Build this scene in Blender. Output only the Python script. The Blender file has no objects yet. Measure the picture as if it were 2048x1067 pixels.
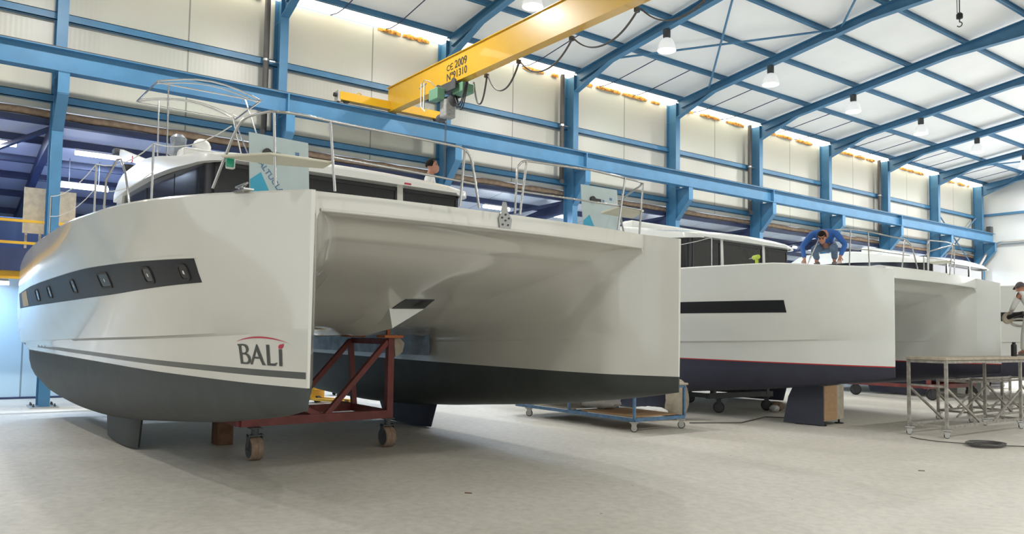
import bpy, bmesh, math, random
import numpy as np
from mathutils import Vector, Matrix
from mathutils.geometry import delaunay_2d_cdt
random.seed(7)
SC = bpy.context.scene
COL = SC.collection
PI = math.pi
R = math.radians

# ---------------------------------------------------------------- camera, world, lights, exposure
CAM_H = 1.741
YAW, PITCH, ROLL = R(53.48), R(3.34), R(0.94)
cam = bpy.data.cameras.new('camera'); cam_o = bpy.data.objects.new('camera', cam); COL.objects.link(cam_o)
cam.sensor_width = 36.0; cam.lens = 1593.0 / 2048.0 * 36.0
cam.shift_y = 41.5 / 2048.0
cam.clip_start = 0.05; cam.clip_end = 400
f = Vector((-math.sin(YAW) * math.cos(PITCH), math.cos(YAW) * math.cos(PITCH), math.sin(PITCH)))
r = Vector((math.cos(YAW), math.sin(YAW), 0)); u = r.cross(f)
r2 = r * math.cos(ROLL) + u * math.sin(ROLL); u2 = -r * math.sin(ROLL) + u * math.cos(ROLL)
cam_o.matrix_world = Matrix(((r2.x, u2.x, -f.x, 0), (r2.y, u2.y, -f.y, 0), (r2.z, u2.z, -f.z, CAM_H), (0, 0, 0, 1)))
SC.camera = cam_o

SC.view_settings.view_transform = 'Standard'
SC.view_settings.look = 'None'
SC.view_settings.gamma = 1.0
SC.view_settings.use_curve_mapping = False
SC.view_settings.exposure = 0.08
world = bpy.data.worlds.new('world'); SC.world = world; world.use_nodes = True
world.node_tree.nodes['Background'].inputs[0].default_value = (0.80, 0.90, 1.0, 1)
world.node_tree.nodes['Background'].inputs[1].default_value = 1.0

def area_light(name, loc, rot, sx, sy, power, color, shape='RECTANGLE'):
    l = bpy.data.lights.new(name, 'AREA'); l.shape = shape; l.size = sx; l.size_y = sy
    l.energy = power; l.color = color
    o = bpy.data.objects.new(name, l); o.location = loc; o.rotation_euler = rot; COL.objects.link(o)
    return o
# fill lights added at near gable and right wall; daylight from far gable door
area_light('fill_near_gable', (-8, -11.8, 3.6), (R(-90), 0, R(180)), 12, 7, 260, (0.93, 0.97, 1.0))  # added fill behind the camera, no door in this gable
area_light('fill_right_wall', (4.05, 10, 3.4), (0, R(90), 0), 6, 16, 350, (0.93, 0.97, 1.0))  # unseen added fill, the right wall is closed
area_light('daylight_far_door', (-9, 47.3, 3.6), (R(-90), 0, 0), 12, 7, 1500, (0.95, 0.98, 1.0))

# ---------------------------------------------------------------- materials
def mat(name, col, rough=0.5, metal=0.0, noise=0.0, nscale=6.0, bump=0.0, bscale=40.0, coat=0.0, emit=None, estr=0.0, trans=0.0, alpha=1.0, spec=0.5, col2=None, obj=True):
    m = bpy.data.materials.new(name); m.use_nodes = True
    nt = m.node_tree; b = nt.nodes['Principled BSDF']
    b.inputs['Base Color'].default_value = (*col, 1)
    b.inputs['Roughness'].default_value = rough; b.inputs['Metallic'].default_value = metal
    b.inputs['Specular IOR Level'].default_value = spec
    b.inputs['Coat Weight'].default_value = coat; b.inputs['Coat Roughness'].default_value = 0.05
    b.inputs['Transmission Weight'].default_value = trans; b.inputs['Alpha'].default_value = alpha
    if emit: b.inputs['Emission Color'].default_value = (*emit, 1); b.inputs['Emission Strength'].default_value = estr
    tc = nt.nodes.new('ShaderNodeTexCoord')
    if noise or col2:
        n = nt.nodes.new('ShaderNodeTexNoise'); n.inputs['Scale'].default_value = nscale; n.inputs['Detail'].default_value = 6
        nt.links.new(tc.outputs['Object'], n.inputs['Vector'])
        cr = nt.nodes.new('ShaderNodeValToRGB')
        a = col2 if col2 else tuple(c * (1 - noise) for c in col)
        cr.color_ramp.elements[0].color = (*a, 1); cr.color_ramp.elements[0].position = 0.35
        cr.color_ramp.elements[1].color = (*[min(1, c * (1 + noise * 0.5)) for c in col], 1); cr.color_ramp.elements[1].position = 0.65
        nt.links.new(n.outputs['Fac'], cr.inputs['Fac']); nt.links.new(cr.outputs['Color'], b.inputs['Base Color'])
    if bump:
        n2 = nt.nodes.new('ShaderNodeTexNoise'); n2.inputs['Scale'].default_value = bscale; n2.inputs['Detail'].default_value = 4
        nt.links.new(tc.outputs['Object'], n2.inputs['Vector'])
        bp = nt.nodes.new('ShaderNodeBump'); bp.inputs['Strength'].default_value = bump; bp.inputs['Distance'].default_value = 0.02
        nt.links.new(n2.outputs['Fac'], bp.inputs['Height']); nt.links.new(bp.outputs['Normal'], b.inputs['Normal'])
    return m

M = {}
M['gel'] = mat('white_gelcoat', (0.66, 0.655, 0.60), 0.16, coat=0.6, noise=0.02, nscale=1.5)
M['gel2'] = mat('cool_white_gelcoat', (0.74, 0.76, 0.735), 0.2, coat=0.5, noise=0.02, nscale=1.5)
M['foul'] = mat('charcoal_antifouling', (0.050, 0.058, 0.056), 0.62, noise=0.12, nscale=3, bump=0.15, bscale=120)
M['foul2'] = mat('navy_antifouling', (0.028, 0.030, 0.052), 0.6, noise=0.12, nscale=3, bump=0.1, bscale=120)
M['stripe'] = mat('grey_green_stripe', (0.075, 0.085, 0.078), 0.35)
M['red'] = mat('red_tape', (0.45, 0.02, 0.02), 0.4)
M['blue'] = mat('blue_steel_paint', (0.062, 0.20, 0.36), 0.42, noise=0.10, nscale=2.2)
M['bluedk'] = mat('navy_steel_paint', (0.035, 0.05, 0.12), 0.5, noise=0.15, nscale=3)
M['yellow'] = mat('yellow_crane_paint', (0.64, 0.36, 0.014), 0.33, noise=0.05, nscale=2, coat=0.3)
M['ywarn'] = mat('yellow_rail_paint', (0.75, 0.42, 0.03), 0.5)
M['steel'] = mat('polished_stainless', (0.46, 0.46, 0.45), 0.20, metal=1.0)
M['brushed'] = mat('brushed_stainless', (0.30, 0.30, 0.29), 0.38, metal=1.0)
M['alu'] = mat('cast_aluminium', (0.55, 0.55, 0.54), 0.35, metal=0.9)
M['glassdk'] = mat('smoked_glass', (0.020, 0.021, 0.024), 0.14, noise=0.1, spec=0.35)
M['hullglass'] = mat('dark_hull_glazing', (0.013, 0.015, 0.020), 0.42, spec=.3)
M['black'] = mat('black_plastic', (0.012, 0.012, 0.014), 0.45)
M['rubber'] = mat('dark_rubber', (0.03, 0.03, 0.032), 0.7)
M['tyre'] = mat('tan_wheel_tread', (0.30, 0.21, 0.15), 0.75, noise=0.2, nscale=20)
M['oxide'] = mat('red_oxide_steel', (0.20, 0.042, 0.035), 0.55, noise=0.25, nscale=5)
M['woodbrown'] = mat('brown_timber', (0.14, 0.07, 0.035), 0.8, noise=0.3, nscale=8)
M['board'] = mat('chipboard', (0.40, 0.25, 0.13), 0.75, noise=0.12, nscale=14)
M['boardgrey'] = mat('plywood_dusty', (0.42, 0.37, 0.29), 0.8, noise=0.15, nscale=8)
M['orange'] = mat('orange_packing', (0.5, 0.16, 0.06), 0.8)
M['bluecart'] = mat('dusty_blue_steel', (0.10, 0.20, 0.34), 0.55, noise=0.25, nscale=8)
M['greysteel'] = mat('dusty_grey_steel', (0.33, 0.31, 0.28), 0.65, noise=0.3, nscale=10)
M['darksteel'] = mat('dark_grey_steel', (0.06, 0.065, 0.07), 0.55, noise=0.2, nscale=6)
M['pipe'] = mat('dark_downpipe', (0.085, 0.08, 0.078), 0.6, noise=0.1)
M['insul'] = mat('dirty_tan_sheet', (0.36, 0.25, 0.17), 0.85, noise=0.25, nscale=7, bump=0.5, bscale=10)
M['foam'] = mat('orange_sealing_foam', (0.62, 0.28, 0.05), 0.9, noise=.6, nscale=9, bump=0.6, bscale=18)
M['green'] = mat('green_hoist_paint', (0.13, 0.27, 0.17), 0.45)
M['motor'] = mat('grey_motor_casing', (0.30, 0.30, 0.29), 0.55, noise=0.2, nscale=15)
M['cable'] = mat('grey_flat_cable', (0.09, 0.085, 0.08), 0.6)
M['greenlens'] = mat('green_lens', (0.0, 0.33, 0.20), 0.15, coat=0.5)
M['sheet'] = mat('film_covered_acrylic', (0.46, 0.55, 0.56), 0.22, noise=0.04, nscale=3)
M['cyan'] = mat('cyan_print', (0.03, 0.33, 0.50), 0.4)
M['seat'] = mat('cream_seat_board', (0.62, 0.60, 0.48), 0.4)
M['film'] = mat('grey_masking_film', (0.22, 0.25, 0.29), 0.35, noise=0.4, nscale=4)
M['lamp'] = mat('glowing_lamp_reflector', (0.85, 0.86, 0.86), 0.35, emit=(1, 1, 1), estr=.35)
M['bulb'] = mat('glowing_lamp_mouth', (1, 1, 1), 0.5, emit=(0.97, 0.98, 1.0), estr=9)
M['tube'] = mat('glowing_tube', (1, 1, 1), 0.5, emit=(0.86, 0.91, 1.0), estr=9)
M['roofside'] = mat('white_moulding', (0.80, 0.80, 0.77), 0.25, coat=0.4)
M['skin'] = mat('skin', (0.42, 0.20, 0.13), 0.55)
M['hair'] = mat('black_hair', (0.012, 0.009, 0.008), 0.85, spec=.2)
M['shirtw'] = mat('white_cotton', (0.74, 0.74, 0.72), 0.85)
M['shirtb'] = mat('blue_jumper', (0.03, 0.12, 0.40), 0.85, bump=0.3, bscale=20)
M['jeans'] = mat('pale_jeans', (0.16, 0.24, 0.36), 0.9, noise=0.3, nscale=5)
M['pants'] = mat('white_work_trousers', (0.68, 0.68, 0.66), 0.85)
M['shoe'] = mat('grey_shoe', (0.20, 0.18, 0.17), 0.8)
M['cap'] = mat('dark_grey_cap', (0.09, 0.07, 0.08), 0.8)
M['plinth'] = mat('dark_navy_panel', (0.035, 0.04, 0.06), 0.6)
M['lime'] = mat('lime_green_tool', (0.45, 0.55, 0.04), 0.45)
M['text'] = mat('black_print', (0.03, 0.03, 0.03), 0.5)
M['logogrey'] = mat('dark_logo_print', (0.05, 0.058, 0.05), 0.35)
M['logored'] = mat('crimson_logo_print', (0.50, 0.02, 0.06), 0.3)
M['silver'] = mat('silver_sheeting', (0.42, 0.40, 0.46), 0.4, noise=0.2, nscale=4)
M['annexwall'] = mat('pale_blue_panel', (0.46, 0.62, 0.76), 0.4, noise=0.03)
M['crate'] = mat('blue_crate', (0.02, 0.05, 0.14), 0.5)

def panel_mat(name, col, axis, step, rib=0.35, rough=0.35):
    """coated sandwich panel: vertical joints every `step` and fine ribs"""
    m = bpy.data.materials.new(name); m.use_nodes = True; nt = m.node_tree; b = nt.nodes['Principled BSDF']
    b.inputs['Roughness'].default_value = rough
    tc = nt.nodes.new('ShaderNodeTexCoord'); sp = nt.nodes.new('ShaderNodeSeparateXYZ'); nt.links.new(tc.outputs['Object'], sp.inputs[0])
    def mth(op, a, bb, c=None):
        n = nt.nodes.new('ShaderNodeMath'); n.operation = op
        for i, v in enumerate((a, bb, c)):
            if v is None: continue
            if isinstance(v, (int, float)): n.inputs[i].default_value = v
            else: nt.links.new(v, n.inputs[i])
        return n.outputs[0]
    x = sp.outputs[axis]
    p = mth('DIVIDE', x, step); fr = mth('FRACT', p, 0)
    d = mth('ABSOLUTE', mth('SUBTRACT', fr, 0.5), 0)
    joint = mth('GREATER_THAN', d, 0.5 - 0.018 / step)
    no = nt.nodes.new('ShaderNodeTexNoise'); no.inputs['Scale'].default_value = 0.35; no.inputs['Detail'].default_value = 5
    nt.links.new(tc.outputs['Object'], no.inputs['Vector'])
    mx = nt.nodes.new('ShaderNodeMix'); mx.data_type = 'RGBA'
    mx.inputs['A'].default_value = (*col, 1); mx.inputs['B'].default_value = (*[c * 0.45 for c in col], 1)
    nt.links.new(joint, mx.inputs['Factor'])
    mx2 = nt.nodes.new('ShaderNodeMix'); mx2.data_type = 'RGBA'; mx2.blend_type = 'MULTIPLY'; mx2.inputs['Factor'].default_value = 0.12
    nt.links.new(mx.outputs['Result'], mx2.inputs['A']); nt.links.new(no.outputs['Color'], mx2.inputs['B'])
    nt.links.new(mx2.outputs['Result'], b.inputs['Base Color'])
    rb = mth('FRACT', mth('MULTIPLY', x, 10.0), 0)
    h = mth('MULTIPLY', mth('ABSOLUTE', mth('SUBTRACT', rb, 0.5), 0), 2.0)
    bp = nt.nodes.new('ShaderNodeBump'); bp.inputs['Strength'].default_value = rib; bp.inputs['Distance'].default_value = 0.004
    nt.links.new(h, bp.inputs['Height']); nt.links.new(bp.outputs['Normal'], b.inputs['Normal'])
    return m
M['wall'] = panel_mat('wall_sandwich_panel', (0.56, 0.555, 0.49), 'Y', 5.0, 0.2)
M['gable'] = panel_mat('gable_panel', (0.74, 0.75, 0.76), 'X', 5.0, 0.1)
M['roof'] = mat('roof_panel', (0.86, 0.87, 0.87), 0.45, noise=0.04, nscale=0.6)
M['annexroof'] = panel_mat('annex_roof_panel', (0.62, 0.67, 0.76), 'Y', 5.0, 0.1)

def floor_mat():
    m = bpy.data.materials.new('concrete_floor'); m.use_nodes = True; nt = m.node_tree; b = nt.nodes['Principled BSDF']
    tc = nt.nodes.new('ShaderNodeTexCoord')
    def noise(s, det, rot=None):
        n = nt.nodes.new('ShaderNodeTexNoise'); n.inputs['Scale'].default_value = s; n.inputs['Detail'].default_value = det; n.inputs['Roughness'].default_value = 0.65
        mp = nt.nodes.new('ShaderNodeMapping'); mp.inputs['Scale'].default_value = rot or (1, 1, 1)
        nt.links.new(tc.outputs['Object'], mp.inputs[0]); nt.links.new(mp.outputs[0], n.inputs['Vector']); return n
    n1 = noise(0.5, 6, (1, 0.5, 1)); n2 = noise(9, 8); n3 = noise(70, 2)
    cr = nt.nodes.new('ShaderNodeValToRGB'); cr.color_ramp.elements[0].position = 0.3; cr.color_ramp.elements[1].position = 0.7
    cr.color_ramp.elements[0].color = (0.55, 0.52, 0.455, 1); cr.color_ramp.elements[1].color = (0.67, 0.64, 0.575, 1)
    nt.links.new(n1.outputs['Fac'], cr.inputs['Fac'])
    cr2 = nt.nodes.new('ShaderNodeValToRGB'); cr2.color_ramp.elements[0].position = 0.25; cr2.color_ramp.elements[1].position = 0.6
    cr2.color_ramp.elements[0].color = (0.78, 0.78, 0.78, 1); cr2.color_ramp.elements[1].color = (1, 1, 1, 1)
    nt.links.new(n2.outputs['Fac'], cr2.inputs['Fac'])
    mx = nt.nodes.new('ShaderNodeMix'); mx.data_type = 'RGBA'; mx.blend_type = 'MULTIPLY'; mx.inputs['Factor'].default_value = 1
    nt.links.new(cr.outputs['Color'], mx.inputs['A']); nt.links.new(cr2.outputs['Color'], mx.inputs['B'])
    # scattered dark specks
    vo = nt.nodes.new('ShaderNodeTexVoronoi'); vo.inputs['Scale'].default_value = 1.6
    nt.links.new(tc.outputs['Object'], vo.inputs['Vector'])
    lt = nt.nodes.new('ShaderNodeMath'); lt.operation = 'LESS_THAN'; lt.inputs[1].default_value = 0.022
    nt.links.new(vo.outputs['Distance'], lt.inputs[0])
    mx2 = nt.nodes.new('ShaderNodeMix'); mx2.data_type = 'RGBA'; mx2.inputs['B'].default_value = (0.10, 0.09, 0.08, 1)
    nt.links.new(lt.outputs[0], mx2.inputs['Factor']); nt.links.new(mx.outputs['Result'], mx2.inputs['A'])
    nt.links.new(mx2.outputs['Result'], b.inputs['Base Color'])
    rr = nt.nodes.new('ShaderNodeMapRange'); rr.inputs['To Min'].default_value = 0.42; rr.inputs['To Max'].default_value = 0.7
    nt.links.new(n1.outputs['Fac'], rr.inputs['Value']); nt.links.new(rr.outputs['Result'], b.inputs['Roughness'])
    bp = nt.nodes.new('ShaderNodeBump'); bp.inputs['Strength'].default_value = 0.12; bp.inputs['Distance'].default_value = 0.01
    nt.links.new(n3.outputs['Fac'], bp.inputs['Height']); nt.links.new(bp.outputs['Normal'], b.inputs['Normal'])
    return m
M['floor'] = floor_mat()

def sky_mat():
    m = bpy.data.materials.new('translucent_daylight_sheet'); m.use_nodes = True; nt = m.node_tree; b = nt.nodes['Principled BSDF']
    b.inputs['Base Color'].default_value = (0.9, 0.85, 0.7, 1)
    tc = nt.nodes.new('ShaderNodeTexCoord'); n = nt.nodes.new('ShaderNodeTexNoise'); n.inputs['Scale'].default_value = 3.0; n.inputs['Detail'].default_value = 6
    mp = nt.nodes.new('ShaderNodeMapping'); mp.inputs['Scale'].default_value = (1.5, 0.5, 1)
    nt.links.new(tc.outputs['Object'], mp.inputs[0]); nt.links.new(mp.outputs[0], n.inputs['Vector'])
    cr = nt.nodes.new('ShaderNodeValToRGB'); cr.color_ramp.elements[0].position = 0.33; cr.color_ramp.elements[1].position = 0.45
    cr.color_ramp.elements[0].color = (1.0, 0.70, 0.34, 1); cr.color_ramp.elements[1].color = (1.0, 0.91, 0.74, 1)
    nt.links.new(n.outputs['Fac'], cr.inputs['Fac']); nt.links.new(cr.outputs['Color'], b.inputs['Emission Color'])
    b.inputs['Emission Strength'].default_value = 5.0
    return m
M['skylight'] = sky_mat()

# ---------------------------------------------------------------- mesh helpers
class MB:
    def __init__(s): s.v = []; s.f = []; s.mi = []; s.cur = 0
    def add(s, vs, fs):
        o = len(s.v); s.v += [tuple(p) for p in vs]
        for fc in fs: s.f.append(tuple(o + i for i in fc)); s.mi.append(s.cur)
    def box(s, x0, x1, y0, y1, z0, z1):
        s.add([(x0,y0,z0),(x1,y0,z0),(x1,y1,z0),(x0,y1,z0),(x0,y0,z1),(x1,y0,z1),(x1,y1,z1),(x0,y1,z1)],
              [(0,3,2,1),(4,5,6,7),(0,1,5,4),(1,2,6,5),(2,3,7,6),(3,0,4,7)])
    def bar(s, p, q, w, h=None, up=(0,0,1)):
        h = h or w; p = Vector(p); q = Vector(q); d = (q - p).normalized(); upv = Vector(up)
        if abs(d.dot(upv)) > 0.98: upv = Vector((1,0,0))
        a = d.cross(upv).normalized(); b = a.cross(d).normalized()
        vs = []
        for e in (p, q):
            for sx, sy in ((-1,-1),(1,-1),(1,1),(-1,1)): vs.append(e + a * sx * w / 2 + b * sy * h / 2)
        s.add(vs, [(0,1,2,3),(7,6,5,4),(0,4,5,1),(1,5,6,2),(2,6,7,3),(3,7,4,0)])
    def tube(s, pts, r, n=10, closed=False, cap=True):
        pts = [Vector(p) for p in pts]; m = len(pts); rr = r if isinstance(r, (list, tuple)) else [r] * m
        vs = []; prev = None
        for i in range(m):
            if closed: d = pts[(i+1) % m] - pts[i-1]
            else: d = pts[min(i+1, m-1)] - pts[max(i-1, 0)]
            d.normalize()
            if prev is None:
                a = d.cross(Vector((0,0,1)));
                if a.length < 0.05: a = d.cross(Vector((1,0,0)))
            else: a = prev - d * prev.dot(d)
            a.normalize(); prev = a; b = d.cross(a)
            for k in range(n):
                t = 2 * PI * k / n; vs.append(pts[i] + (a * math.cos(t) + b * math.sin(t)) * rr[i])
        fs = []
        for i in range(m if closed else m - 1):
            j = (i + 1) % m
            for k in range(n): fs.append((i*n+k, i*n+(k+1)%n, j*n+(k+1)%n, j*n+k))
        if cap and not closed: fs += [tuple(range(n))[::-1], tuple(range((m-1)*n, m*n))]
        s.add(vs, fs)
    def lathe(s, c, prof, n=20, axis='Z'):
        vs = []; m = len(prof)
        for (rad, h) in prof:
            for k in range(n):
                t = 2*PI*k/n; a, b = rad*math.cos(t), rad*math.sin(t)
                p = {'Z': (a, b, h), 'X': (h, a, b), 'Y': (a, h, b)}[axis]
                vs.append((c[0]+p[0], c[1]+p[1], c[2]+p[2]))
        fs = []
        for i in range(m-1):
            for k in range(n): fs.append((i*n+k, i*n+(k+1)%n, (i+1)*n+(k+1)%n, (i+1)*n+k))
        fs += [tuple(range(n))[::-1], tuple(range((m-1)*n, m*n))]
        s.add(vs, fs)
    def prism(s, poly, ax, a, b):
        """poly 2D points; extruded along axis ax ('X','Y','Z') from a to b"""
        n = len(poly)
        def P(p, t): return {'X': (t, p[0], p[1]), 'Y': (p[0], t, p[1]), 'Z': (p[0], p[1], t)}[ax]
        s.add([P(p, a) for p in poly] + [P(p, b) for p in poly],
              [tuple(range(n))[::-1], tuple(range(n, 2*n))] + [(i, (i+1) % n, n+(i+1) % n, n+i) for i in range(n)])
    def grid(s, rows):
        n = len(rows[0]); vs = [p for r_ in rows for p in r_]
        s.add(vs, [(i*n+k, i*n+k+1, (i+1)*n+k+1, (i+1)*n+k) for i in range(len(rows)-1) for k in range(n-1)])
    def build(s, name, m, parent=None, smooth=None, bevel=0, loc=None, rot=None):
        me = bpy.data.meshes.new(name); me.from_pydata(s.v, [], s.f)
        ms = m if isinstance(m, (list, tuple)) else [m]
        for q in ms: me.materials.append(M[q])
        me.polygons.foreach_set('material_index', s.mi)
        bm = bmesh.new(); bm.from_mesh(me); bmesh.ops.recalc_face_normals(bm, faces=bm.faces); bm.to_mesh(me); bm.free()
        if smooth is not None:
            me.polygons.foreach_set('use_smooth', [True] * len(me.polygons)); me.set_sharp_from_angle(angle=R(smooth))
        me.update()
        o = bpy.data.objects.new(name, me); COL.objects.link(o)
        if parent: o.parent = parent
        if loc: o.location = loc
        if rot: o.rotation_euler = rot
        if bevel:
            bv = o.modifiers.new('bevel', 'BEVEL'); bv.width = bevel; bv.segments = 2; bv.limit_method = 'ANGLE'
        return o
def tag(o, label, cat=None, group=None, kind=None):
    o['label'] = label
    if cat: o['category'] = cat
    if group: o['group'] = group
    if kind: o['kind'] = kind
    return o
def part_group(name, parent):
    o = bpy.data.objects.new(name, None); o.empty_display_size = .2; COL.objects.link(o); o.parent = parent
    return o
def thing(name, label, cat, loc=(0,0,0), rz=0, group=None, scale=None):
    o = bpy.data.objects.new(name, None); o.empty_display_size = 0.2; COL.objects.link(o)
    o.location = loc; o.rotation_euler = (0, 0, rz)
    if scale: o.scale = scale
    return tag(o, label, cat, group)
def struct(o, label=None):
    o['kind'] = 'structure'
    if label: o['label'] = label
    return o
def copy_tree(o, parent=None):
    c = o.copy(); COL.objects.link(c)
    if parent is not None: c.parent = parent
    for ch in list(o.children): copy_tree(ch, c)
    return c
def text_obj(name, body, size, m, parent, mw, extr=0.002, shear=0, align='LEFT'):
    cu = bpy.data.curves.new(name, 'FONT'); cu.body = body; cu.size = size; cu.extrude = extr; cu.shear = shear; cu.align_x = align; cu.offset = size * .014
    t = bpy.data.objects.new(name + '_tmp', cu); COL.objects.link(t)
    bpy.context.view_layer.update()
    me = bpy.data.meshes.new_from_object(t.evaluated_get(bpy.context.evaluated_depsgraph_get()))
    bpy.data.objects.remove(t); me.materials.clear(); me.materials.append(M[m])
    o = bpy.data.objects.new(name, me); COL.objects.link(o)
    if parent: o.parent = parent
    o.matrix_local = mw
    return o
ORD = ['first', 'second', 'third', 'fourth', 'fifth', 'sixth', 'seventh', 'eighth', 'ninth', 'tenth', 'eleventh', 'twelfth', 'thirteenth']

# ================================================================= BUILDING
XW = -19.81                       # inner face of the wall columns
YK = [2.10 + 5.0 * k for k in range(-3, 10)]
YV = {k: 2.10 + 5.0 * k for k in range(-3, 10)}
Y0, Y1 = -12.9, 47.7
XR = 4.2; XA = -7.8               # right wall, ridge
def zroof(x):                     # top of the rafters
    return 10.45 + 0.134 * ((x - XW) if x <= XA else (XR - x))

b = MB(); b.box(-33, XR, Y0, Y1, -0.2, 0)
struct(b.build('floor', 'floor'))
# high cladding above the annex opening
b = MB(); b.box(-20.5, -20.38, Y0, Y1, 6.62, 10.44)
struct(b.build('wall_left', 'wall'))
b = MB(); b.box(XR, XR + 0.12, Y0, Y1, 0, 10.6)
struct(b.build('wall_right', 'wall'))
b = MB(); b.prism([(-20.5, 0), (XR, 0), (XR, 10.6), (XA, 12.3), (-20.5, 10.6)], 'Y', Y0 - 0.12, Y0)
struct(b.build('wall_near', 'gable'))
b = MB(); b.prism([(-20.5, 0), (XR, 0), (XR, 10.6), (XA, 12.3), (-20.5, 10.6)], 'Y', Y1, Y1 + 0.12)
struct(b.build('wall_far', 'gable'))
b = MB(); b.box(-20.3, -12, Y1 - 0.06, Y1, 0, 6.95)
struct(b.build('door_1', 'roofside'), 'white sliding door leaf in the far gable under the grey duct')
# roof: sheeting above the purlins
PH = 0.17
b = MB()
b.prism([(XW + 0.02, zroof(XW) + PH), (XA, zroof(XA) + PH), (XR + 0.1, zroof(XR) + PH), (XR + 0.1, zroof(XR) + PH + .08), (XA, zroof(XA) + PH + .08), (XW + 0.02, zroof(XW) + PH + .08)], 'Y', Y0, Y1)
struct(b.build('ceiling', 'roof'))
# translucent daylight strip between the wall head and the eave purlin
b = MB(); b.prism([(-20.42, 10.50), (XW + 0.02, 10.62), (XW + 0.02, 10.66), (-20.42, 10.54)], 'Y', Y0, Y1)
struct(b.build('window_1', 'skylight'), 'glowing translucent daylight strip along the eaves')
# ragged orange foam along the wall head
b = MB(); rnd = random.Random(3)
for k in range(-2, 9):
    y = YV[k] + (2.9 if k <= 2 else .5) + rnd.uniform(0, .5); yend = YV[k] + 4.75
    while y < yend:
        run = rnd.uniform(.5, 1.5); rows = [[], [], [], []]; yy = y; base = rnd.uniform(.03, .09)
        while yy < min(y + run, yend):
            t = (yy - y) / run; amp = math.sin(PI * min(1, max(0.02, t))) ** .4
            d = (base + rnd.uniform(-.03, .06)) * amp; h = rnd.uniform(.015, .05) * amp
            rows[0].append((-20.377, yy, 10.385)); rows[1].append((-20.377 + d * .8, yy, 10.40 - h)); rows[2].append((-20.377 + d, yy, 10.43)); rows[3].append((-20.377 + d * .7, yy, 10.46 + h))
            yy += rnd.uniform(.03, .09)
        if len(rows[0]) > 2: b.grid(rows)
        y += run + rnd.uniform(.0, .5)
tag(b.build('sealing_foam', 'foam'), 'ragged orange sealing foam along the top edge of the cladding', 'foam', kind='stuff')

# girts on the cladding
for i, (z, nm) in enumerate([(8.72, 'upper'), (6.83, 'lower')]):
    b = MB()
    b.box(-20.38, -20.24, Y0, Y1, z - 0.09, z - 0.075); b.box(-20.38, -20.24, Y0, Y1, z + 0.075, z + 0.09)
    b.box(-20.26, -20.24, Y0, Y1, z - 0.09, z + 0.09)
    tag(b.build('wall_girt', 'blue'), 'long blue %s horizontal rail fixed along the cladding' % nm, 'wall rail')
# tan rolled sheet along the foot of the cladding and the dark edge beam under it
b = MB(); pts = []; y = Y0
while y < Y1 - .2:
    pts.append((-20.39 + random.uniform(-.012, .012), y, 6.50 + random.uniform(-.012, .012))); y += random.uniform(.3, .6)
pts.append((-20.31, Y1 - .05, 6.5)); b.tube(pts, [0.085 + random.uniform(-.008, .008) for _ in pts], 10)
tag(b.build('gutter_roll', 'insul', smooth=50), 'dirty tan tube running along the foot of the white cladding', 'tube')
b = MB(); b.box(-20.5, -20.32, Y0, Y1, 6.26, 6.38)
tag(b.build('annex_edge_beam', 'bluedk'), 'dark navy edge beam just under the tan tube', 'beam')

# columns ----------------------------------------------------------
FW, FT = 0.22, 0.018
def ibeam_v(b, x0, x1, y0, z0, z1):
    b.box(x1 - FT, x1, y0, y0 + FW, z0, z1); b.box(x0, x0 + FT, y0, y0 + FW, z0, z1)
    b.box(x0 + FT, x1 - FT, y0 + FW/2 - .006, y0 + FW/2 + .006, z0, z1)
for k in range(-2, 10):
    yk = YV[k]; vis = k >= 0
    pos = ('blue steel wall column, %s from the left' % ORD[k]) if vis else 'blue steel wall column %s bays nearer than the leftmost in view' % ('one', 'two')[-1 - k]
    if k == 9: pos = 'blue steel corner column standing against the far gable'
    t = thing('steel_column', pos, 'column', (XW, yk, 0), group='blue wall columns')
    b = MB(); ibeam_v(b, -0.47, 0, 0, 0, 10.4)
    b.build('shaft', 'blue', t)
    b = MB()   # corbel: web plate, top plate, sloping flange, front plate
    b.prism([(0, 7.18), (0.62, 7.18), (0.62, 6.72), (0, 6.05)], 'Y', FW/2 - .008, FW/2 + .008)
    b.box(0, 0.64, 0, FW, 7.165, 7.18); b.box(0.61, 0.63, 0, FW, 6.72, 7.18)
    b.prism([(0, 6.05), (0.62, 6.72), (0.62, 6.70), (0.012, 6.03)], 'Y', 0, FW)
    b.build('corbel', 'blue', t)
    b = MB(); b.box(-0.66, 0.16, -0.16, FW + 0.16, 0.0, 0.03)
    bp = b.build('base_plate', 'alu', t)
    for bx in (-0.56, -.40, 0.02, 0.08):
        for by in (-0.09, FW + .09):
            b = MB(); b.lathe((bx, by, 0.03), [(0.022, 0), (0.022, .03), (.012, .03), (.012, .06)], 6); b.build('bolt', 'darksteel', bp)
    b = MB(); b.box(-0.47, 0.004, 0.0, 0.01, 9.72, 9.735); b.build('splice_plate', 'blue', t)
# crane rail beam
b = MB()
zb, zt = 7.18, 7.68
b.box(-19.46, -19.16, Y0, Y1 - 0.5, zt - .02, zt); b.box(-19.46, -19.16, Y0, Y1 - .5, zb, zb + .02); b.box(-19.32, -19.30, Y0, Y1 - .5, zb + .02, zt - .02)
t = thing('crane_rail_beam', 'long blue runway beam on the column corbels', 'beam', (0, 0, 0))
b.build('beam', 'blue', t)
b = MB(); b.box(-19.34, -19.28, Y0, Y1 - .5, zt, zt + .06); b.build('rail', 'darksteel', t)
b = MB()
for k in (1, 3, 5, 7): b.box(-19.47, -19.155, YV[k] + .02, YV[k] + .06, zb - .005, zt + .004)
b.build('joint_plate', 'blue', t)

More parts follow.
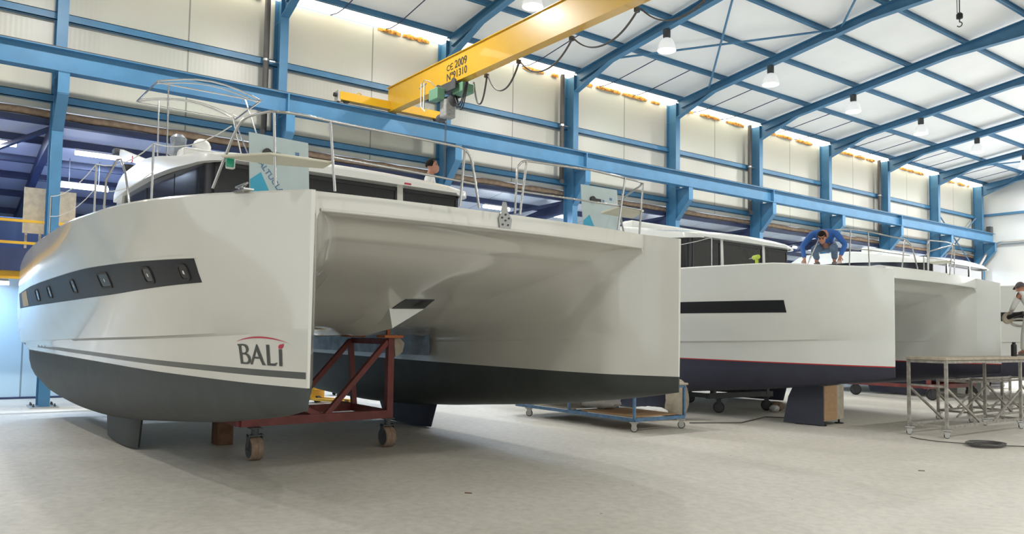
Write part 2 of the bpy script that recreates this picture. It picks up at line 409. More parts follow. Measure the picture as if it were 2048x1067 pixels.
# rafters ----------------------------------------------------------
for k in range(-2, 10):
    yk = YV[k]
    lab = 'blue roof rafter rising from the %s wall column from the left' % ORD[k] if 0 <= k < 9 else ('blue gable rafter rising from the corner column' if k == 9 else 'blue roof rafter %s bays nearer than the first column' % ('one', 'two')[-1 - k])
    t = thing('roof_rafter', lab, 'rafter', (0, yk, 0), group='blue portal rafters')
    for side in (0, 1):
        def X(x): return x if side == 0 else XW + XR - x
        def Z(x): return zroof(x)
        D = 0.24
        top = [(XW + .0, Z(XW)), (XA, Z(XA))]
        bot = [(XA, 11.32), (-12.35, Z(-12.35) - D), (-18.15, Z(-18.15) - D), (-19.80, 9.84)]
        poly = top + bot
        b = MB(); b.prism([(X(p[0]), p[1]) for p in poly], 'Y', FW/2 - .006, FW/2 + .006)
        b.build('web', 'blue', t)
        b = MB()
        for (p, q) in zip([top[0]] + bot[:-1], [top[1]] + bot[1:]):
            b.prism([(X(p[0]), p[1]), (X(q[0]), q[1]), (X(q[0]), q[1] + .016), (X(p[0]), p[1] + .016)], 'Y', 0, FW)
        b.prism([(X(-19.6), 10.16), (X(-18.15), Z(-18.15) - D), (X(-18.15), Z(-18.15) - D + .012), (X(-19.6), 10.172)], 'Y', 0.02, FW - .02)
        b.build('flange', 'blue', t)
# purlins
PX = [-19.72, -17.72, -15.72, -13.78, -11.88, -9.98]
PN = ['lowest eave', 'second', 'third', 'fourth', 'fifth', 'sixth']
for i, x in enumerate(PX + [XW + XR - x for x in PX]):
    z = zroof(x) + .016; b = MB()
    b.box(x - .05, x + .05, Y0, Y1, z, z + .014); b.box(x - .05, x + .05, Y0, Y1, z + PH - .03, z + PH - .016); b.box(x - .007, x + .007, Y0, Y1, z, z + PH - .02)
    lab = 'blue roof purlin along the hall, %s one counted up from the left wall' % PN[i] if i < 6 else 'blue roof purlin on the right-hand slope, %s one from that wall' % PN[i - 6]
    tag(b.build('roof_purlin', 'blue'), lab, 'purlin')
# sag rods between the first purlins, carried on to the wall head
for k in range(0, 9):
    for j, dy in enumerate((1.72, 3.38)):
        y = YV[k] + dy; b = MB()
        b.tube([(-17.72, y, zroof(-17.72) + .02), (-19.70, y, zroof(-19.7) + .02), (-20.1, y - .05, zroof(-19.7) - .02), (-20.38, y - .12, zroof(-19.7) - .0)], 0.016, 6)
        lab = 'thin blue tie rod under the roof in the %s bay from the left, %s one' % (ORD[k], ('nearer', 'farther')[j])
        tag(b.build('sag_rod', 'bluedk'), lab, 'tie rod', 'eave tie rods')
# cross bracing in two bays
for k in (3, 8):
    for side in (0, 1):
        for n, (xa, xb) in enumerate([(-18.3, -13.4), (-13.4, -18.3), (-13.2, -8.6), (-8.6, -13.2)]):
            if side and k == 3: continue
            if side: xa, xb = XW + XR - xa, XW + XR - xb
            b = MB(); b.tube([(xa, YV[k] + .2, zroof(xa) - .08), (xb, YV[k+1] + .02, zroof(xb) - .08)], 0.035, 8)
            tag(b.build('roof_brace', 'blue'), 'round blue roof brace, %s bay, %s slope, %s' % (('fourth', 'last')[k == 8], ('left', 'right')[side], ('low end near', 'low end far', 'upper, low end near', 'upper, low end far')[n]), 'brace')
for n, (z0, z1, ya, yb) in enumerate([(8.62, 5.6, 42.4, 47.0), (5.6, 8.62, 42.4, 47.0)]):
    b = MB(); b.tube([(-20.1, ya, z0), (-20.1, yb, z1)], 0.035, 8)
    tag(b.build('wall_brace', 'bluecart'), 'diagonal wall brace %s in the last bay before the gable' % ('falling away', 'rising away')[n], 'brace')
# rain pipes
for k in (1, 3, 5, 7):
    t = thing('downpipe', 'dark rain pipe beside the %s wall column from the left' % ORD[k], 'pipe', (0, YV[k], 0), group='dark rain pipes')
    b = MB(); b.tube([(-20.1, -.25, 10.42), (-20.1, -.25, 6.95), (-20.06, -.27, 6.84), (-19.97, -.33, 6.80)], 0.075, 12); b.build('pipe', 'pipe', t, smooth=40)
    b = MB(); b.tube([(-20.1, -.25, 8.68), (-20.1, -.25, 8.74)], 0.085, 12); b.box(-20.11, -20.09, -.18, .1, 8.69, 8.73); b.build('pipe_clamp', 'alu', t)
# gable fittings
for n, z in enumerate((8.8, 7.15)):
    b = MB(); b.box(-20.0, XR, Y1 - .16, Y1 - .02, z - .06, z + .06)
    tag(b.build('gable_girt', 'blue' if n == 0 else 'alu'), ('blue horizontal rail on the far gable wall', 'grey track above the far sliding door')[n], 'wall rail')
b = MB(); b.tube([(-19.68, 46.2, 5.75), (-19.68, 47.0, 6.4), (-19.66, 47.45, 6.8), (-19.4, 47.5, 7.1), (-19.0, 47.5, 7.22), (-14, 47.5, 7.22)], 0.085, 12)
tag(b.build('air_duct', 'alu', smooth=40), 'round grey duct bending along the far gable above the door', 'duct')
b = MB(); b.box(-19.74, -19.5, 47.4, 47.68, 7.75, 8.15); b.tube([(-19.62, 47.45, 7.75), (-19.62, 47.45, 7.6)], .03, 8)
tag(b.build('wall_floodlight', 'darksteel', bevel=.01), 'small dark box lamp on the far gable beside the runway beam', 'lamp')

# high bay lamps -----------------------------------------------------
def high_bay(x, y, zm, lab, grp='hanging high bay lamps'):
    t = thing('high_bay_lamp', lab, 'lamp', (x, y, zm), group=grp)
    b = MB(); b.lathe((0, 0, 0), [(.275, 0), (.268, .03), (.25, .12), (.21, .24), (.15, .33), (.09, .37), (.085, .37), (.08, .36), (.14, .31), (.20, .22), (.235, .12), (.255, .03), (.262, 0.0)][:7], 28)
    b.build('reflector', 'lamp', t, smooth=60)
    b = MB(); b.lathe((0, 0, 0), [(.255, -.012), (.255, .004)], 28); b.build('lamp_glass', 'bulb', t)
    b = MB(); b.lathe((0, 0, 0), [(.07, .37), (.07, .40), (.11, .40), (.11, .62), (.06, .63), (.05, .66)], 14); b.build('ballast_housing', 'darksteel', t)
    b = MB(); b.tube([(0, 0, .66), (0, 0, zroof(x) - .24 - zm)], .014, 6); b.build('hanger', 'darksteel', t)
    return t
LAMP_P = 200
n = 0
for k in range(-2, 10):
    y = YV[k] + .11
    for sx, x in ((0, -15.8), (1, XW + XR + 15.8)):
        if k == 0 and sx == 0: pass
        vis = sx == 0 and 2 <= k <= 7
        lab = ('white bell lamp hanging from the rafter of the %s wall column' % ORD[k]) if sx == 0 and k >= 0 else ('white bell lamp on the right roof slope, %s along the hall' % ORD[k + 2] if sx else 'white bell lamp at the near end of the left row, %s' % ('last but one', 'last')[-1 - k])
        high_bay(x, y, 10.12, lab)
        area_light('high_bay_light', (x, y, 10.10), (0, 0, 0), .5, .5, (270, 135)[sx] * (1.25 if k >= 5 else 1), (1.0, 0.97, 0.92), 'DISK')

# ================================================================= ANNEX behind the columns
def zann(x): return 6.42 + 0.15 * (x + 20.3)
b = MB(); b.prism([(-20.5, zann(-20.5)), (-33, zann(-33)), (-33, zann(-33) + .08), (-20.5, zann(-20.5) + .08)], 'Y', Y0, Y1)
struct(b.build('ceiling', 'annexroof'), 'low pitched annex roof beyond the columns')
b = MB(); b.box(-33.1, -33, Y0, Y1, 0, 4.6); struct(b.build('wall_annex', 'annexwall'))
b = MB(); b.box(-33, -20.5, Y1, Y1 + .1, 0, 6.4); struct(b.build('wall_annex_far', 'annexwall'))
b = MB(); b.box(-33, -20.5, Y0 - .1, Y0, 0, 6.4); struct(b.build('wall_annex_near', 'annexwall'))
M['lowwall'] = panel_mat('low_blue_white_panel', (0.50, 0.68, 0.80), 'Y', 1.0, 0.05)
b = MB(); b.box(-22.6, -22.5, Y0, 9.2, 0.04, 2.9)
struct(b.build('wall_low', 'lowwall'), 'pale blue panel wall under the mezzanine')
b = MB(); b.box(-22.5, -22.47, Y0, 9.2, 0, .05); struct(b.build('baseboard_left', 'bluedk'))
for i, x in enumerate((-21.65, -23.15, -24.5, -26.15, -28.0, -30.0)):
    z = zann(x); b = MB(); b.box(x - .05, x + .05, Y0, Y1, z - .17, z)
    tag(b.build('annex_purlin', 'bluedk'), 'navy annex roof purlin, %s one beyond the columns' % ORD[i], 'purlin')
for k in range(-1, 10):
    yk = YV[k]; b = MB()
    b.prism([(-20.3, zann(-20.3) - .17), (-32.96, zann(-32.96) - .17), (-32.96, zann(-32.96) - .42), (-22.5, zann(-22.5) - .42), (-20.3, zann(-20.3) - 0.6)], 'Y', yk, yk + .16)
    b.bar((-20.4, yk + .08, 6.2), (-24.5, yk - 2.1 + .0, zann(-24.5) - .25), .09)
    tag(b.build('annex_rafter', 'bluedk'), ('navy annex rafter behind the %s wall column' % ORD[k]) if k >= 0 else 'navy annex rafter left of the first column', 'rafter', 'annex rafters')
# fluorescent tubes
def tube_lamp(p0, p1, lab, power=70):
    p0, p1 = Vector(p0), Vector(p1); t = thing('fluorescent_lamp', lab, 'lamp', (p0 + p1) / 2, group='annex tube lamps')
    d = (p1 - p0) / 2
    b = MB(); b.tube([-d, d], .055, 12); b.build('diffuser', 'tube', t, smooth=50)
    b = MB(); b.bar(-d * .98 + Vector((0, 0, .075)), d * .98 + Vector((0, 0, .075)), .09, .04); b.build('housing', 'alu', t)
    b = MB()
    for s in (-.6, .6): b.tube([d * s + Vector((0, 0, .09)), d * s + Vector((0, 0, zann(t.location.x) - t.location.z - .10))], .01, 6)
    b.build('hanger', 'darksteel', t)
    area_light('tube_light', (t.location.x, t.location.y, t.location.z - .06), (0, 0, 0), .05, 1.1, power, (0.62, 0.78, 1.0))
TL = [((-22.0, -.2, 6.02), (-22.0, 1.62, 6.02), 'glowing tube lamp at the left picture edge, high row'),
      ((-22.0, 2.85, 6.02), (-22.0, 4.12, 6.02), 'glowing tube lamp right of the first column, high row'),
      ((-22.6, 2.60, 5.28), (-22.6, 3.72, 5.28), 'glowing tube lamp right of the first column, lower row')]
for a, c, lab in TL: tube_lamp(a, c, lab, 260)
for y0_t, y1_t, lab in ((9.0, 10.2, 'glowing tube lamp behind the nearest cabin roof'), (14.7, 15.75, 'glowing tube lamp seen left of the foredeck step plate'), (17.2, 18.3, 'glowing tube lamp seen right of the foredeck step plate'), (22.5, 23.7, 'glowing tube lamp hidden behind the middle boat roof'),
                        (31.9, 33.4, 'glowing tube lamp behind the crouching worker'), (38, 39.2, 'glowing tube lamp behind the farthest cabin'), (43, 44.2, 'glowing tube lamp in the far end of the annex')):
    tube_lamp((-21.5, y0_t, 5.93), (-21.5, y1_t, 5.93), lab, 280)
area_light('annex_tube_light', (-21.6, 1.0, 2.72), (0, R(0), 0), 0.1, 1.4, 60, (0.42, 0.66, 1.0))
tube_lamp_low = thing('fluorescent_lamp', 'small tube lamp glowing under the yellow mezzanine beam', 'lamp', (-22.0, .9, 2.74), group='annex tube lamps')
b = MB(); b.tube([(0, -.72, 0), (0, .72, 0)], .045, 10); b.build('diffuser', 'tube', tube_lamp_low, smooth=50)
b = MB(); b.box(-.04, .04, -.7, .7, .05, .10); b.build('housing', 'alu', tube_lamp_low)
# mezzanine
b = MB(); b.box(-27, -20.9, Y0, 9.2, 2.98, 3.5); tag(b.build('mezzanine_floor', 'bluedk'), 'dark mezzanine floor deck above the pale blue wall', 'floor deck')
b = MB(); b.box(-21.06, -20.94, Y0, 9.2, 2.80, 2.83); b.box(-21.06, -20.94, Y0, 9.2, 3.03, 3.06); b.box(-21.01, -20.99, Y0, 9.2, 2.83, 3.03)
tag(b.build('mezzanine_beam', 'ywarn'), 'yellow steel edge beam of the mezzanine', 'beam')
t = thing('mezzanine_railing', 'yellow guard rail along the mezzanine edge', 'railing', (-21.0, 0, 3.5))
for z in (.12, .62):
    b = MB(); b.box(-.03, .03, Y0, 3.6, z - .03, z + .03); b.build('rail_bar', 'ywarn', t)
for y in (-2, 0.2, 1.35 + .9, 3.55): b = MB(); b.box(-.03, .03, y, y + .05, 0, .65); b.build('post', 'ywarn', t)
for n, (ya, yb, za, zc, lab) in enumerate([(1.77, 2.2, 3.88, 4.94, 'tan chipboard sheet leaning on the mezzanine rail, left of the column'), (2.50, 2.83, 4.10, 4.92, 'smaller tan chipboard sheet right of the first column')]):
    b = MB(); b.box(-21.32, -21.29, ya, yb, za, zc); b.box(-21.32, -21.30, ya + .05, ya + .1, 3.5, za); b.box(-21.32, -21.30, yb - .1, yb - .05, 3.5, za)
    tag(b.build('chipboard_sheet', 'boardgrey'), lab, 'board')
b = MB(); b.box(-22.6, -22.0, 1.3, 2.4, 3.5, 4.3); tag(b.build('storage_crate', 'crate', bevel=.02), 'dark blue crate stored on the mezzanine', 'crate')
b = MB(); b.box(-22.2, -21.9, 2.3, 2.7, 3.5, 4.0); tag(b.build('white_carton', 'roofside', bevel=.01), 'white carton on the mezzanine behind the rail', 'box')

# ================================================================= CRANE
t = thing('overhead_crane', 'yellow overhead travelling crane girder spanning the hall', 'crane', (0, 0, 0))
GY0, GY1, GZ0, GZ1 = 10.0, 10.26, 7.76, 8.43
b = MB(); b.box(-19.38, XR - .45, GY0 + .012, GY1 - .012, GZ0, GZ1 - .02)
b.box(-19.40, XR - .45, GY0 - .03, GY1 + .03, GZ1 - .02, GZ1)
g = b.build('girder', 'yellow', t)
b = MB(); b.box(-19.44, -19.20, 8.52, 11.8, 7.80, 8.02); e = b.build('end_carriage', 'yellow', t, bevel=.008)
for y in (8.47, 11.72): b = MB(); b.box(-19.43, -19.21, y, y + .08, 7.75, 8.04); b.build('carriage_head', 'alu', e)
for y in (8.75, 11.5): b = MB(); b.lathe((-19.34, y, 7.84), [(.10, 0), (.10, .06)], 20, 'X'); b.build('wheel', 'darksteel', e)
b = MB(); b.lathe((-19.32, 8.40, 7.93), [(.055, 0), (.055, .07)], 12, 'Y'); b.build('buffer', 'rubber', e)
b = MB(); b.tube([(-19.32, 9.12 + .08 * math.cos(a), 8.02 + .08 * math.sin(a)) for a in np.linspace(0, PI, 8)], .012, 6); b.build('lifting_eye', 'yellow', e)
b = MB(); b.box(XR - .7, XR - .45, 8.5, 11.8, 7.80, 8.02); b.build('end_carriage', 'yellow', t)
def wallmat(x, y, z): return Matrix(((1,0,0,x),(0,0,-1,y),(0,1,0,z),(0,0,0,1)))
text_obj('ce_mark_letter', 'C', .20, 'text', t, wallmat(-16.34, GY0 + .008, 8.10))
b = MB(); b.tube([(-16.10 + .075 * math.cos(a), GY0 + .008, 8.17 + .075 * math.sin(a)) for a in np.linspace(R(50), R(310), 14)], .010, 6); b.bar((-16.16, GY0 + .008, 8.17), (-16.08, GY0 + .008, 8.17), .018)
b.build('ce_mark_letter', 'text', t)
text_obj('year_text', '2009', .27, 'text', t, wallmat(-15.98, GY0 + .008, 8.09))
text_obj('serial_text', 'N\u00ba91310', .25, 'text', t, wallmat(-16.34, GY0 + .008, 7.86))
# hoist trolley
t = thing('chain_hoist', 'green electric hoist hanging under the yellow crane girder', 'hoist', (-16.2, 10.13, 7.76))
b = MB(); b.box(-.50, .5, -.27, -.24, -.24, -.03); b.box(-.50, .5, .24, .27, -.24, -.03); b.box(-.5, .45, -.26, .26, -.10, -.05); b.build('trolley_frame', 'darksteel', t)
for x in (-.38, .32):
    for y in (-.2, .2): b = MB(); b.lathe((x, y, -.02), [(.07, -.03), (.07, .03)], 16, 'Y'); b.build('wheel', 'darksteel', t)
b = MB(); b.box(-.30, .10, -.52, -.30, -.44, -.16); b.build('control_box', 'green', t, bevel=.02)
b = MB(); b.box(.18, .62, -.15, .20, -.32, -.08); b.build('motor_box', 'green', t, bevel=.03)
b = MB(); b.lathe((0.0, -.1, -.45), [(.08, -.2), (.16, -.2), (.16, .16), (.12, .2), (.05, .22)], 18, 'X'); b.build('hoist_motor', 'darksteel', t, smooth=40)
b = MB(); b.box(-.10, .18, -.33, -.02, -.86, -.42); b.build('chain_bag', 'motor', t, bevel=.04)
b = MB(); b.lathe((-.22, -.18, -.80), [(.04, -.12), (.10, -.12), (.11, .05), (.07, .16)], 14, 'X'); b.build('limit_drum', 'darksteel', t, smooth=40)
b = MB(); b.tube([(-.62, -.55, .08), (-.62, -.55, -.5), (-.5, -.5, -.62), (-.3, -.45, -.55)], .010, 6); b.tube([(-.70, -.5, .05), (-.55, -.5, .16), (-.4, -.42, .10), (-.3, -.3, -.05)], .012, 6)
b.tube([(-.8, -.5, .0), (-.45, -.5, .05)], .014, 6); b.tube([(-.55, -.5, .08), (-.55, -.5, -.55)], .02, 6); b.build('cable_arm', 'alu', t)
b = MB()
for ph in (0, .5, 1.1): b.tube([(.2 + .5 * s, -.1 + .05 * ph, -.3 - .38 * math.sin(PI * s) * (1 + .3 * ph) + .2 * s) for s in np.linspace(0, 1, 12)], .016, 6)
b.build('loose_cable', 'black', t)
b = MB(); b.tube([(-.03, -.2, -.8), (-.03, -.2, -2.3)], .009, 6); b.tube([(.02, -.2, -.8), (.02, -.2, -2.3)], .009, 6); b.build('hoist_chain', 'darksteel', t)
# festoon cable loops
FS = [(-15.45, -15.05, .44), (-15.05 - 0.0, -14.0, .40), (-13.9, -12.2, .36), (-12.1, -10.4, .34), (-10.3, -8.4, .40), (-8.3, -6.2, .42)]
FS = [(-15.75, -15.2, .52), (-15.15, -13.95, .42), (-13.9, -12.15, .36), (-12.1, -10.3, .34), (-10.2, -8.3, .40), (-8.2, -6.2, .42)]
fst = thing('festoon_cable', 'grey power cable hanging in loops along the crane girder', 'cable', (0, 10.42, 7.78))
for i, (xa, xb, dp) in enumerate(FS):
    b = MB()
    for off in (-.012, .012): b.tube([(xa + (xb - xa) * s, off, -dp * 1.15 * (1 - abs(2 * s - 1) ** 2.2)) for s in np.linspace(0, 1, 18)], .013, 6)
    lp = b.build('cable_loop', 'cable', fst, smooth=60)
    b = MB(); b.box(xb - .03, xb + .03, -.06, .04, -.03, .06); b.build('cable_trolley', 'darksteel', lp)
t = thing('hanging_hook', 'small crane hook hanging under the roof at the top right', 'hook', (-8.4, 19.0, 9.25))
b = MB(); b.tube([(.0, 0, .1), (.03, 0, 2.2)], .012, 6); b.tube([(-.05, 0, .1), (-.08, 0, 2.2)], .008, 6); b.build('chain', 'darksteel', t)
b = MB(); b.lathe((0, 0, 0), [(.02, -.06), (.07, -.04), (.07, .06), (.03, .1)], 12); b.build('hook_block', 'black', t)
b = MB(); b.tube([(0, 0, -.06), (0, 0, -.12)] + [(.0 + .055 * math.sin(a), 0, -.18 + .055 * math.cos(a)) for a in np.linspace(0, R(250), 12)], .013, 6); b.build('hook', 'darksteel', t)

# ================================================================= CATAMARANS
def herm(tab):
    xs = np.array([p[0] for p in tab], float); ys = np.array([p[1] for p in tab], float)
    d = np.diff(ys) / np.diff(xs); m = np.zeros(len(xs)); m[0] = d[0]; m[-1] = d[-1]
    for i in range(1, len(xs) - 1):
        m[i] = 0 if d[i-1] * d[i] <= 0 else 2 * d[i-1] * d[i] / (d[i-1] + d[i])
    def fn(x):
        x = min(max(x, xs[0]), xs[-1]); i = min(int(np.searchsorted(xs, x, side='right')) - 1, len(xs) - 2); i = max(i, 0)
        h = xs[i+1] - xs[i]; t = (x - xs[i]) / h
        return float((2*t**3-3*t**2+1)*ys[i] + (t**3-2*t**2+t)*h*m[i] + (-2*t**3+3*t**2)*ys[i+1] + (t**3-t**2)*h*m[i+1])
    return fn
HV = 2.68
wS = herm([(0,.03),(.3,.28),(.58,.46),(.96,.72),(1.8,1.08),(2.57,1.24),(3.33,1.31),(4.3,1.37),(6.65,1.32),(8.2,1.27),(11,1.07),(12,.95)])
wK = herm([(0,.02),(1,.33),(2.6,.62),(4.5,.75),(7,.83),(10,.88),(12,.88)])
zK = herm([(0,1.77),(1,1.72),(2.6,1.66),(6,1.58),(12,1.43)])
wWL = herm([(0,.012),(.93,.21),(2.1,.34),(3.67,.47),(6.8,.55),(9,.62),(12,.72)])
def zWL(u): return 1.18 + .07 * (u / 12) ** 1.5
zB = herm([(0,.99),(.65,.88),(1.46,.77),(2.58,.64),(4.19,.5),(5.84,.37),(8.42,.27),(11,.34),(12,.50)])
wI = herm([(0,.012),(.5,.26),(1.03,.48),(2,.56),(5,.60),(12,.60)])
zC = herm([(0,2.96),(.45,2.965),(.55,2.975),(.82,2.93),(.90,2.89),(1.05,2.785),(1.12,2.765),(1.5,2.60),(2.7,2.27),(3.1,2.14),(4.4,1.82),(6,1.78),(12,1.78)])
RX = herm([(0,.04),(.45,.05),(.9,.20),(1.8,.50),(3,.70),(4.4,.6),(12,.5)])
HZ = herm([(0,.10),(.45,.12),(.9,.45),(1.8,.9),(12,1.0)])
UF = .45                                              # the foredeck beam starts this far behind the stems
def foredeck_shift(u, v): return -.15 * max(0, 1 - (abs(v) / 2.42) ** 2) * max(0, 1 - (u - UF) / 1.2)
class Hull:
    def __init__(s, rise=0.0, rx=0.0): s.rise = rise; s.rx = rx
    def zS(s, u): return herm([(0,3.09),(6.5,3.09),(8.5,3.06),(10,3.0),(11,2.92),(11.6,2.82),(12,2.66)])(u) + s.rise * min(1, u / 2.0)
    def wout(s, u, z):
        zk, zs = zK(u), s.zS(u)
        if z >= zk:
            t = (z - zk) / (zs - zk); return wK(u) + (wS(u) - wK(u)) * t + .05 * min(1, u) * math.sin(PI * min(1, t))
        st = .055 * min(1, max(0, (u - .15) / 1.8)); zl = zWL(u)
        t = (z - zl) / (zk - .03 - zl); return wWL(u) + (wK(u) - st - wWL(u)) * t
    def ring(s, u, side=-1):
        P = []; mi = []
        zk, zs, zl, zb = zK(u), s.zS(u), zWL(u), zB(u)
        for t in (1, .985, .86, .72, .58, .44, .3, .15, 0):
            z = zk + (zs - zk) * t; w = s.wout(u, z) - (.02 if t == 1 and u > .1 else 0); P.append((w, z))
        P.append((wK(u) - .055 * min(1, max(0, (u - .15) / 1.8)), zk - .03))
        for z in (zk - .12, zl + .17, zl + .105, zl + .022, zl): P.append((s.wout(u, z), z))
        for a in (12, 26, 40, 54, 68, 80, 90):
            a = R(a); P.append((wWL(u) * math.cos(a) ** .75, zl - (zl - zb) * math.sin(a) ** .9))
        for a in (80, 68, 54, 40, 26, 12, 0):
            a = R(a); P.append((-wI(u) * math.cos(a) ** .75, zl - (zl - zb) * math.sin(a) ** .9))
        P.append((-wI(u) - .002, zl + .022))
        zc = zC(u); wi = wI(u); rx = RX(u) + s.rx * max(0, 1 - u / 4); st = .02 * min(1, max(0, (u - .3) / 2))
        P.append((-wi, zk - .015)); wi += st; P.append((-wi, zk + .01)); P = [(q[0], q[1], 0.0) for q in P]; z0 = max(zk + .04, zc - HZ(u))
        for a in range(0, 91, 10):
            ar = R(a); P.append((-(wi + rx * (1 - math.cos(ar))), z0 + (zc - z0) * math.sin(ar), 1.0 if a == 90 else math.sin(ar) ** 3))
        wl = wi + rx; nb = 0 if u < 3.1 else 1; dv = .05 * min(1, max(0, (u - 1.0) / .6))
        for v in (2.45, 2.3, 2.1, 1.9, 1.62, 1.35, 1.1, .9, .7, .55, .4, .25, .06, 0):
            if v > HV - wl - .004: v = HV - wl - .004 * (3 - v)
            dz = 0
            if nb:
                hw = (.06 if side < 0 else .55) + .6 * min(1, (u - 3.1) / 3); dz = (.29 if u < 3.2 else max(.08, .29 - .16 * (u - 3.1))) * max(0, 1 - v / hw)
            P.append((-(HV - v), zc - dz - dv * max(0, 1 - v / 1.6), 1.0))
        return P
NS_STRIPE = 11     # ring row index where the stripe begins
def build_hull(H, root, gel, foul, band, stripe, u_end=12.0):
    from mathutils.geometry import tessellate_polygon
    wedge_us = [0, .004, .02, .06, .12, .2, .28, .36]
    us = [UF] + [q for q in sorted(set([round(u_end * (i / 52) ** 1.5, 4) for i in range(53)] + [.82, .9, .97, 1.05, 1.12, 3.099, 3.1])) if q > UF + .02]
    b = MB(); rings = []; NI = 32                      # 32 points shared by hull wedge and main body, then 10 fillet points
    for u in us:
        def pt(q, sd):
            w, z, wt = q; v = sd * (HV + w); return (-(u + foredeck_shift(u, v) * wt), v, z)
        near = [pt(q, -1) for q in H.ring(u, -1)]; far = [pt(q, 1) for q in H.ring(u, 1)][::-1][1:]
        zs = H.zS(u); cvs = [abs(q[0] + HV) for q in H.ring(u, 1) if q[2] == 1.0]
        zd = zs + .075 * max(.3, 1 - (u - UF) / 4)
        def dp(v): return (-(u + foredeck_shift(u, v)), v, zd)
        deck = [dp(v) for v in cvs] + [dp(-v) for v in cvs[::-1][1:]]; nd = len(cvs)
        rings.append(near + far + deck)
    n = len(rings[0]); L = len(H.ring(1.0)); LL = 2 * L - 1
    def mi(k):
        kk = k if k < L - 1 else (LL - 2 - k)
        if kk < 0: return 0
        if kk == 11 and stripe: return 2
        if kk == 13 or kk == 28: return 3
        if 14 <= kk <= 27: return 1
        return 0
    b.v += [p for r_ in rings for p in r_]
    for i in range(len(rings) - 1):
        for k in range(n - 1):
            b.f.append((i*n+k, i*n+k+1, (i+1)*n+k+1, (i+1)*n+k)); b.mi.append(mi(k))
        b.f.append((i*n+n-1, i*n, (i+1)*n, (i+1)*n+n-1)); b.mi.append(0)     # deck
    def tess(ids, m_=None):
        P = [Vector((b.v[j][1], b.v[j][2], 0)) for j in ids]
        for t in tessellate_polygon([P]):
            t = [ids[q] for q in t]; b.f.append(tuple(t)); b.mi.append(m_ if m_ is not None else (1 if max(b.v[j][2] for j in t) <= 1.21 else 0))
    tess([(len(rings) - 1) * n + j for j in range(n)])
    c0 = L - nd
    for q in range(2 * nd - 2):                       # fascia strip: ceiling edge to deck edge
        b.f.append((c0 + q, c0 + q + 1, n - 2 - q, n - 1 - q)); b.mi.append(0)
    # the two bow wedges standing ahead of the foredeck beam
    for sd in (-1, 1):
        prev = None; zt = H.zS(0)
        for u in wedge_us + [UF]:
            Rg = H.ring(u)[:NI]; zk_ = zK(u); zs_ = H.zS(u)
            wt = -wI(u) - .0
            wall = [(wt, zk_ + .05 + (zs_ + .075 * (u / UF) - zk_ - .05) * t) for t in np.linspace(0, 1, 10)]
            if u == UF:
                ids = [j if sd < 0 else LL - 1 - j for j in range(NI)]
            else:
                ids = list(range(len(b.v), len(b.v) + NI)); b.v += [(-u, sd * (HV + q[0]), q[1]) for q in Rg]
            w0 = len(b.v); b.v += [(-u, sd * (HV + q[0]), q[1]) for q in wall]; ids = ids + list(range(w0, w0 + 10))
            if prev:
                m = len(ids)
                for k in range(m):
                    kk = mi(k) if k < NI else 0
                    if kk == 2 and u < .05: kk = 0
                    b.f.append((prev[k], prev[(k+1) % m], ids[(k+1) % m], ids[k])); b.mi.append(kk)
            else: tess(ids)
            prev = ids
        # close between the wedge wall and the fillet at the fascia
        fil = [j if sd < 0 else LL - 1 - j for j in range(NI - 1, NI + 11)]
        dk = n - 1 if sd < 0 else LL
        tess(fil + [dk] + prev[NI:][::-1], 0)
    return b.build('hull', [gel, foul, 'stripe', band], root, smooth=26)
def fin(root, side, u0t, u1t, u0b, u1b, zt, zbm, m, th=.11):
    """keel fin, airfoil plan; front edge u0, rear u1"""
    rows = []
    for s in np.linspace(0, 1, 6):
        a = u0t + (u0b - u0t) * s; c = u1t + (u1b - u1t) * s; z = zt + (zbm - zt) * s; row = []
        for k in range(20):
            t = 2 * PI * k / 20; xx = .5 - .5 * math.cos(t); yy = math.sin(t) * (.9 - .55 * xx)
            row.append((-(a + (c - a) * xx), side * HV + yy * th, z))
        row.append(row[0]); rows.append(row)
    b = MB(); b.grid(rows); n = 21
    b.add(rows[-1][:-1], [tuple(range(20))]); b.build('keel', m, root, smooth=50)
def hull_strip(H, root, name, side, u0, u1, z0f, z1f, m, off=.006, nu=60, nz=6, endcap=True):
    rows = []
    for j in range(nz + 1):
        row = []
        for i in range(nu + 1):
            uu = u0 + (u1 - u0) * i / nu; z = z0f(uu) + (z1f(uu) - z0f(uu)) * j / nz
            row.append((-uu, side * (HV + H.wout(uu, z) + off), z))
        rows.append(row)
    inner = [[(p[0], p[1] - side * (off + .012), p[2]) for p in r_] for r_ in rows]
    b = MB(); b.grid(rows)
    # closed rim
    edge = rows[0] + [r_[-1] for r_ in rows[1:]] + rows[-1][::-1][1:] + [r_[0] for r_ in rows[::-1][1:-1]]
    edi = inner[0] + [r_[-1] for r_ in inner[1:]] + inner[-1][::-1][1:] + [r_[0] for r_ in inner[::-1][1:-1]]
    n = len(edge); b.add(edge + edi, [(i, (i+1) % n, n + (i+1) % n, n + i) for i in range(n)])
    return b.build(name, m, root, smooth=40)
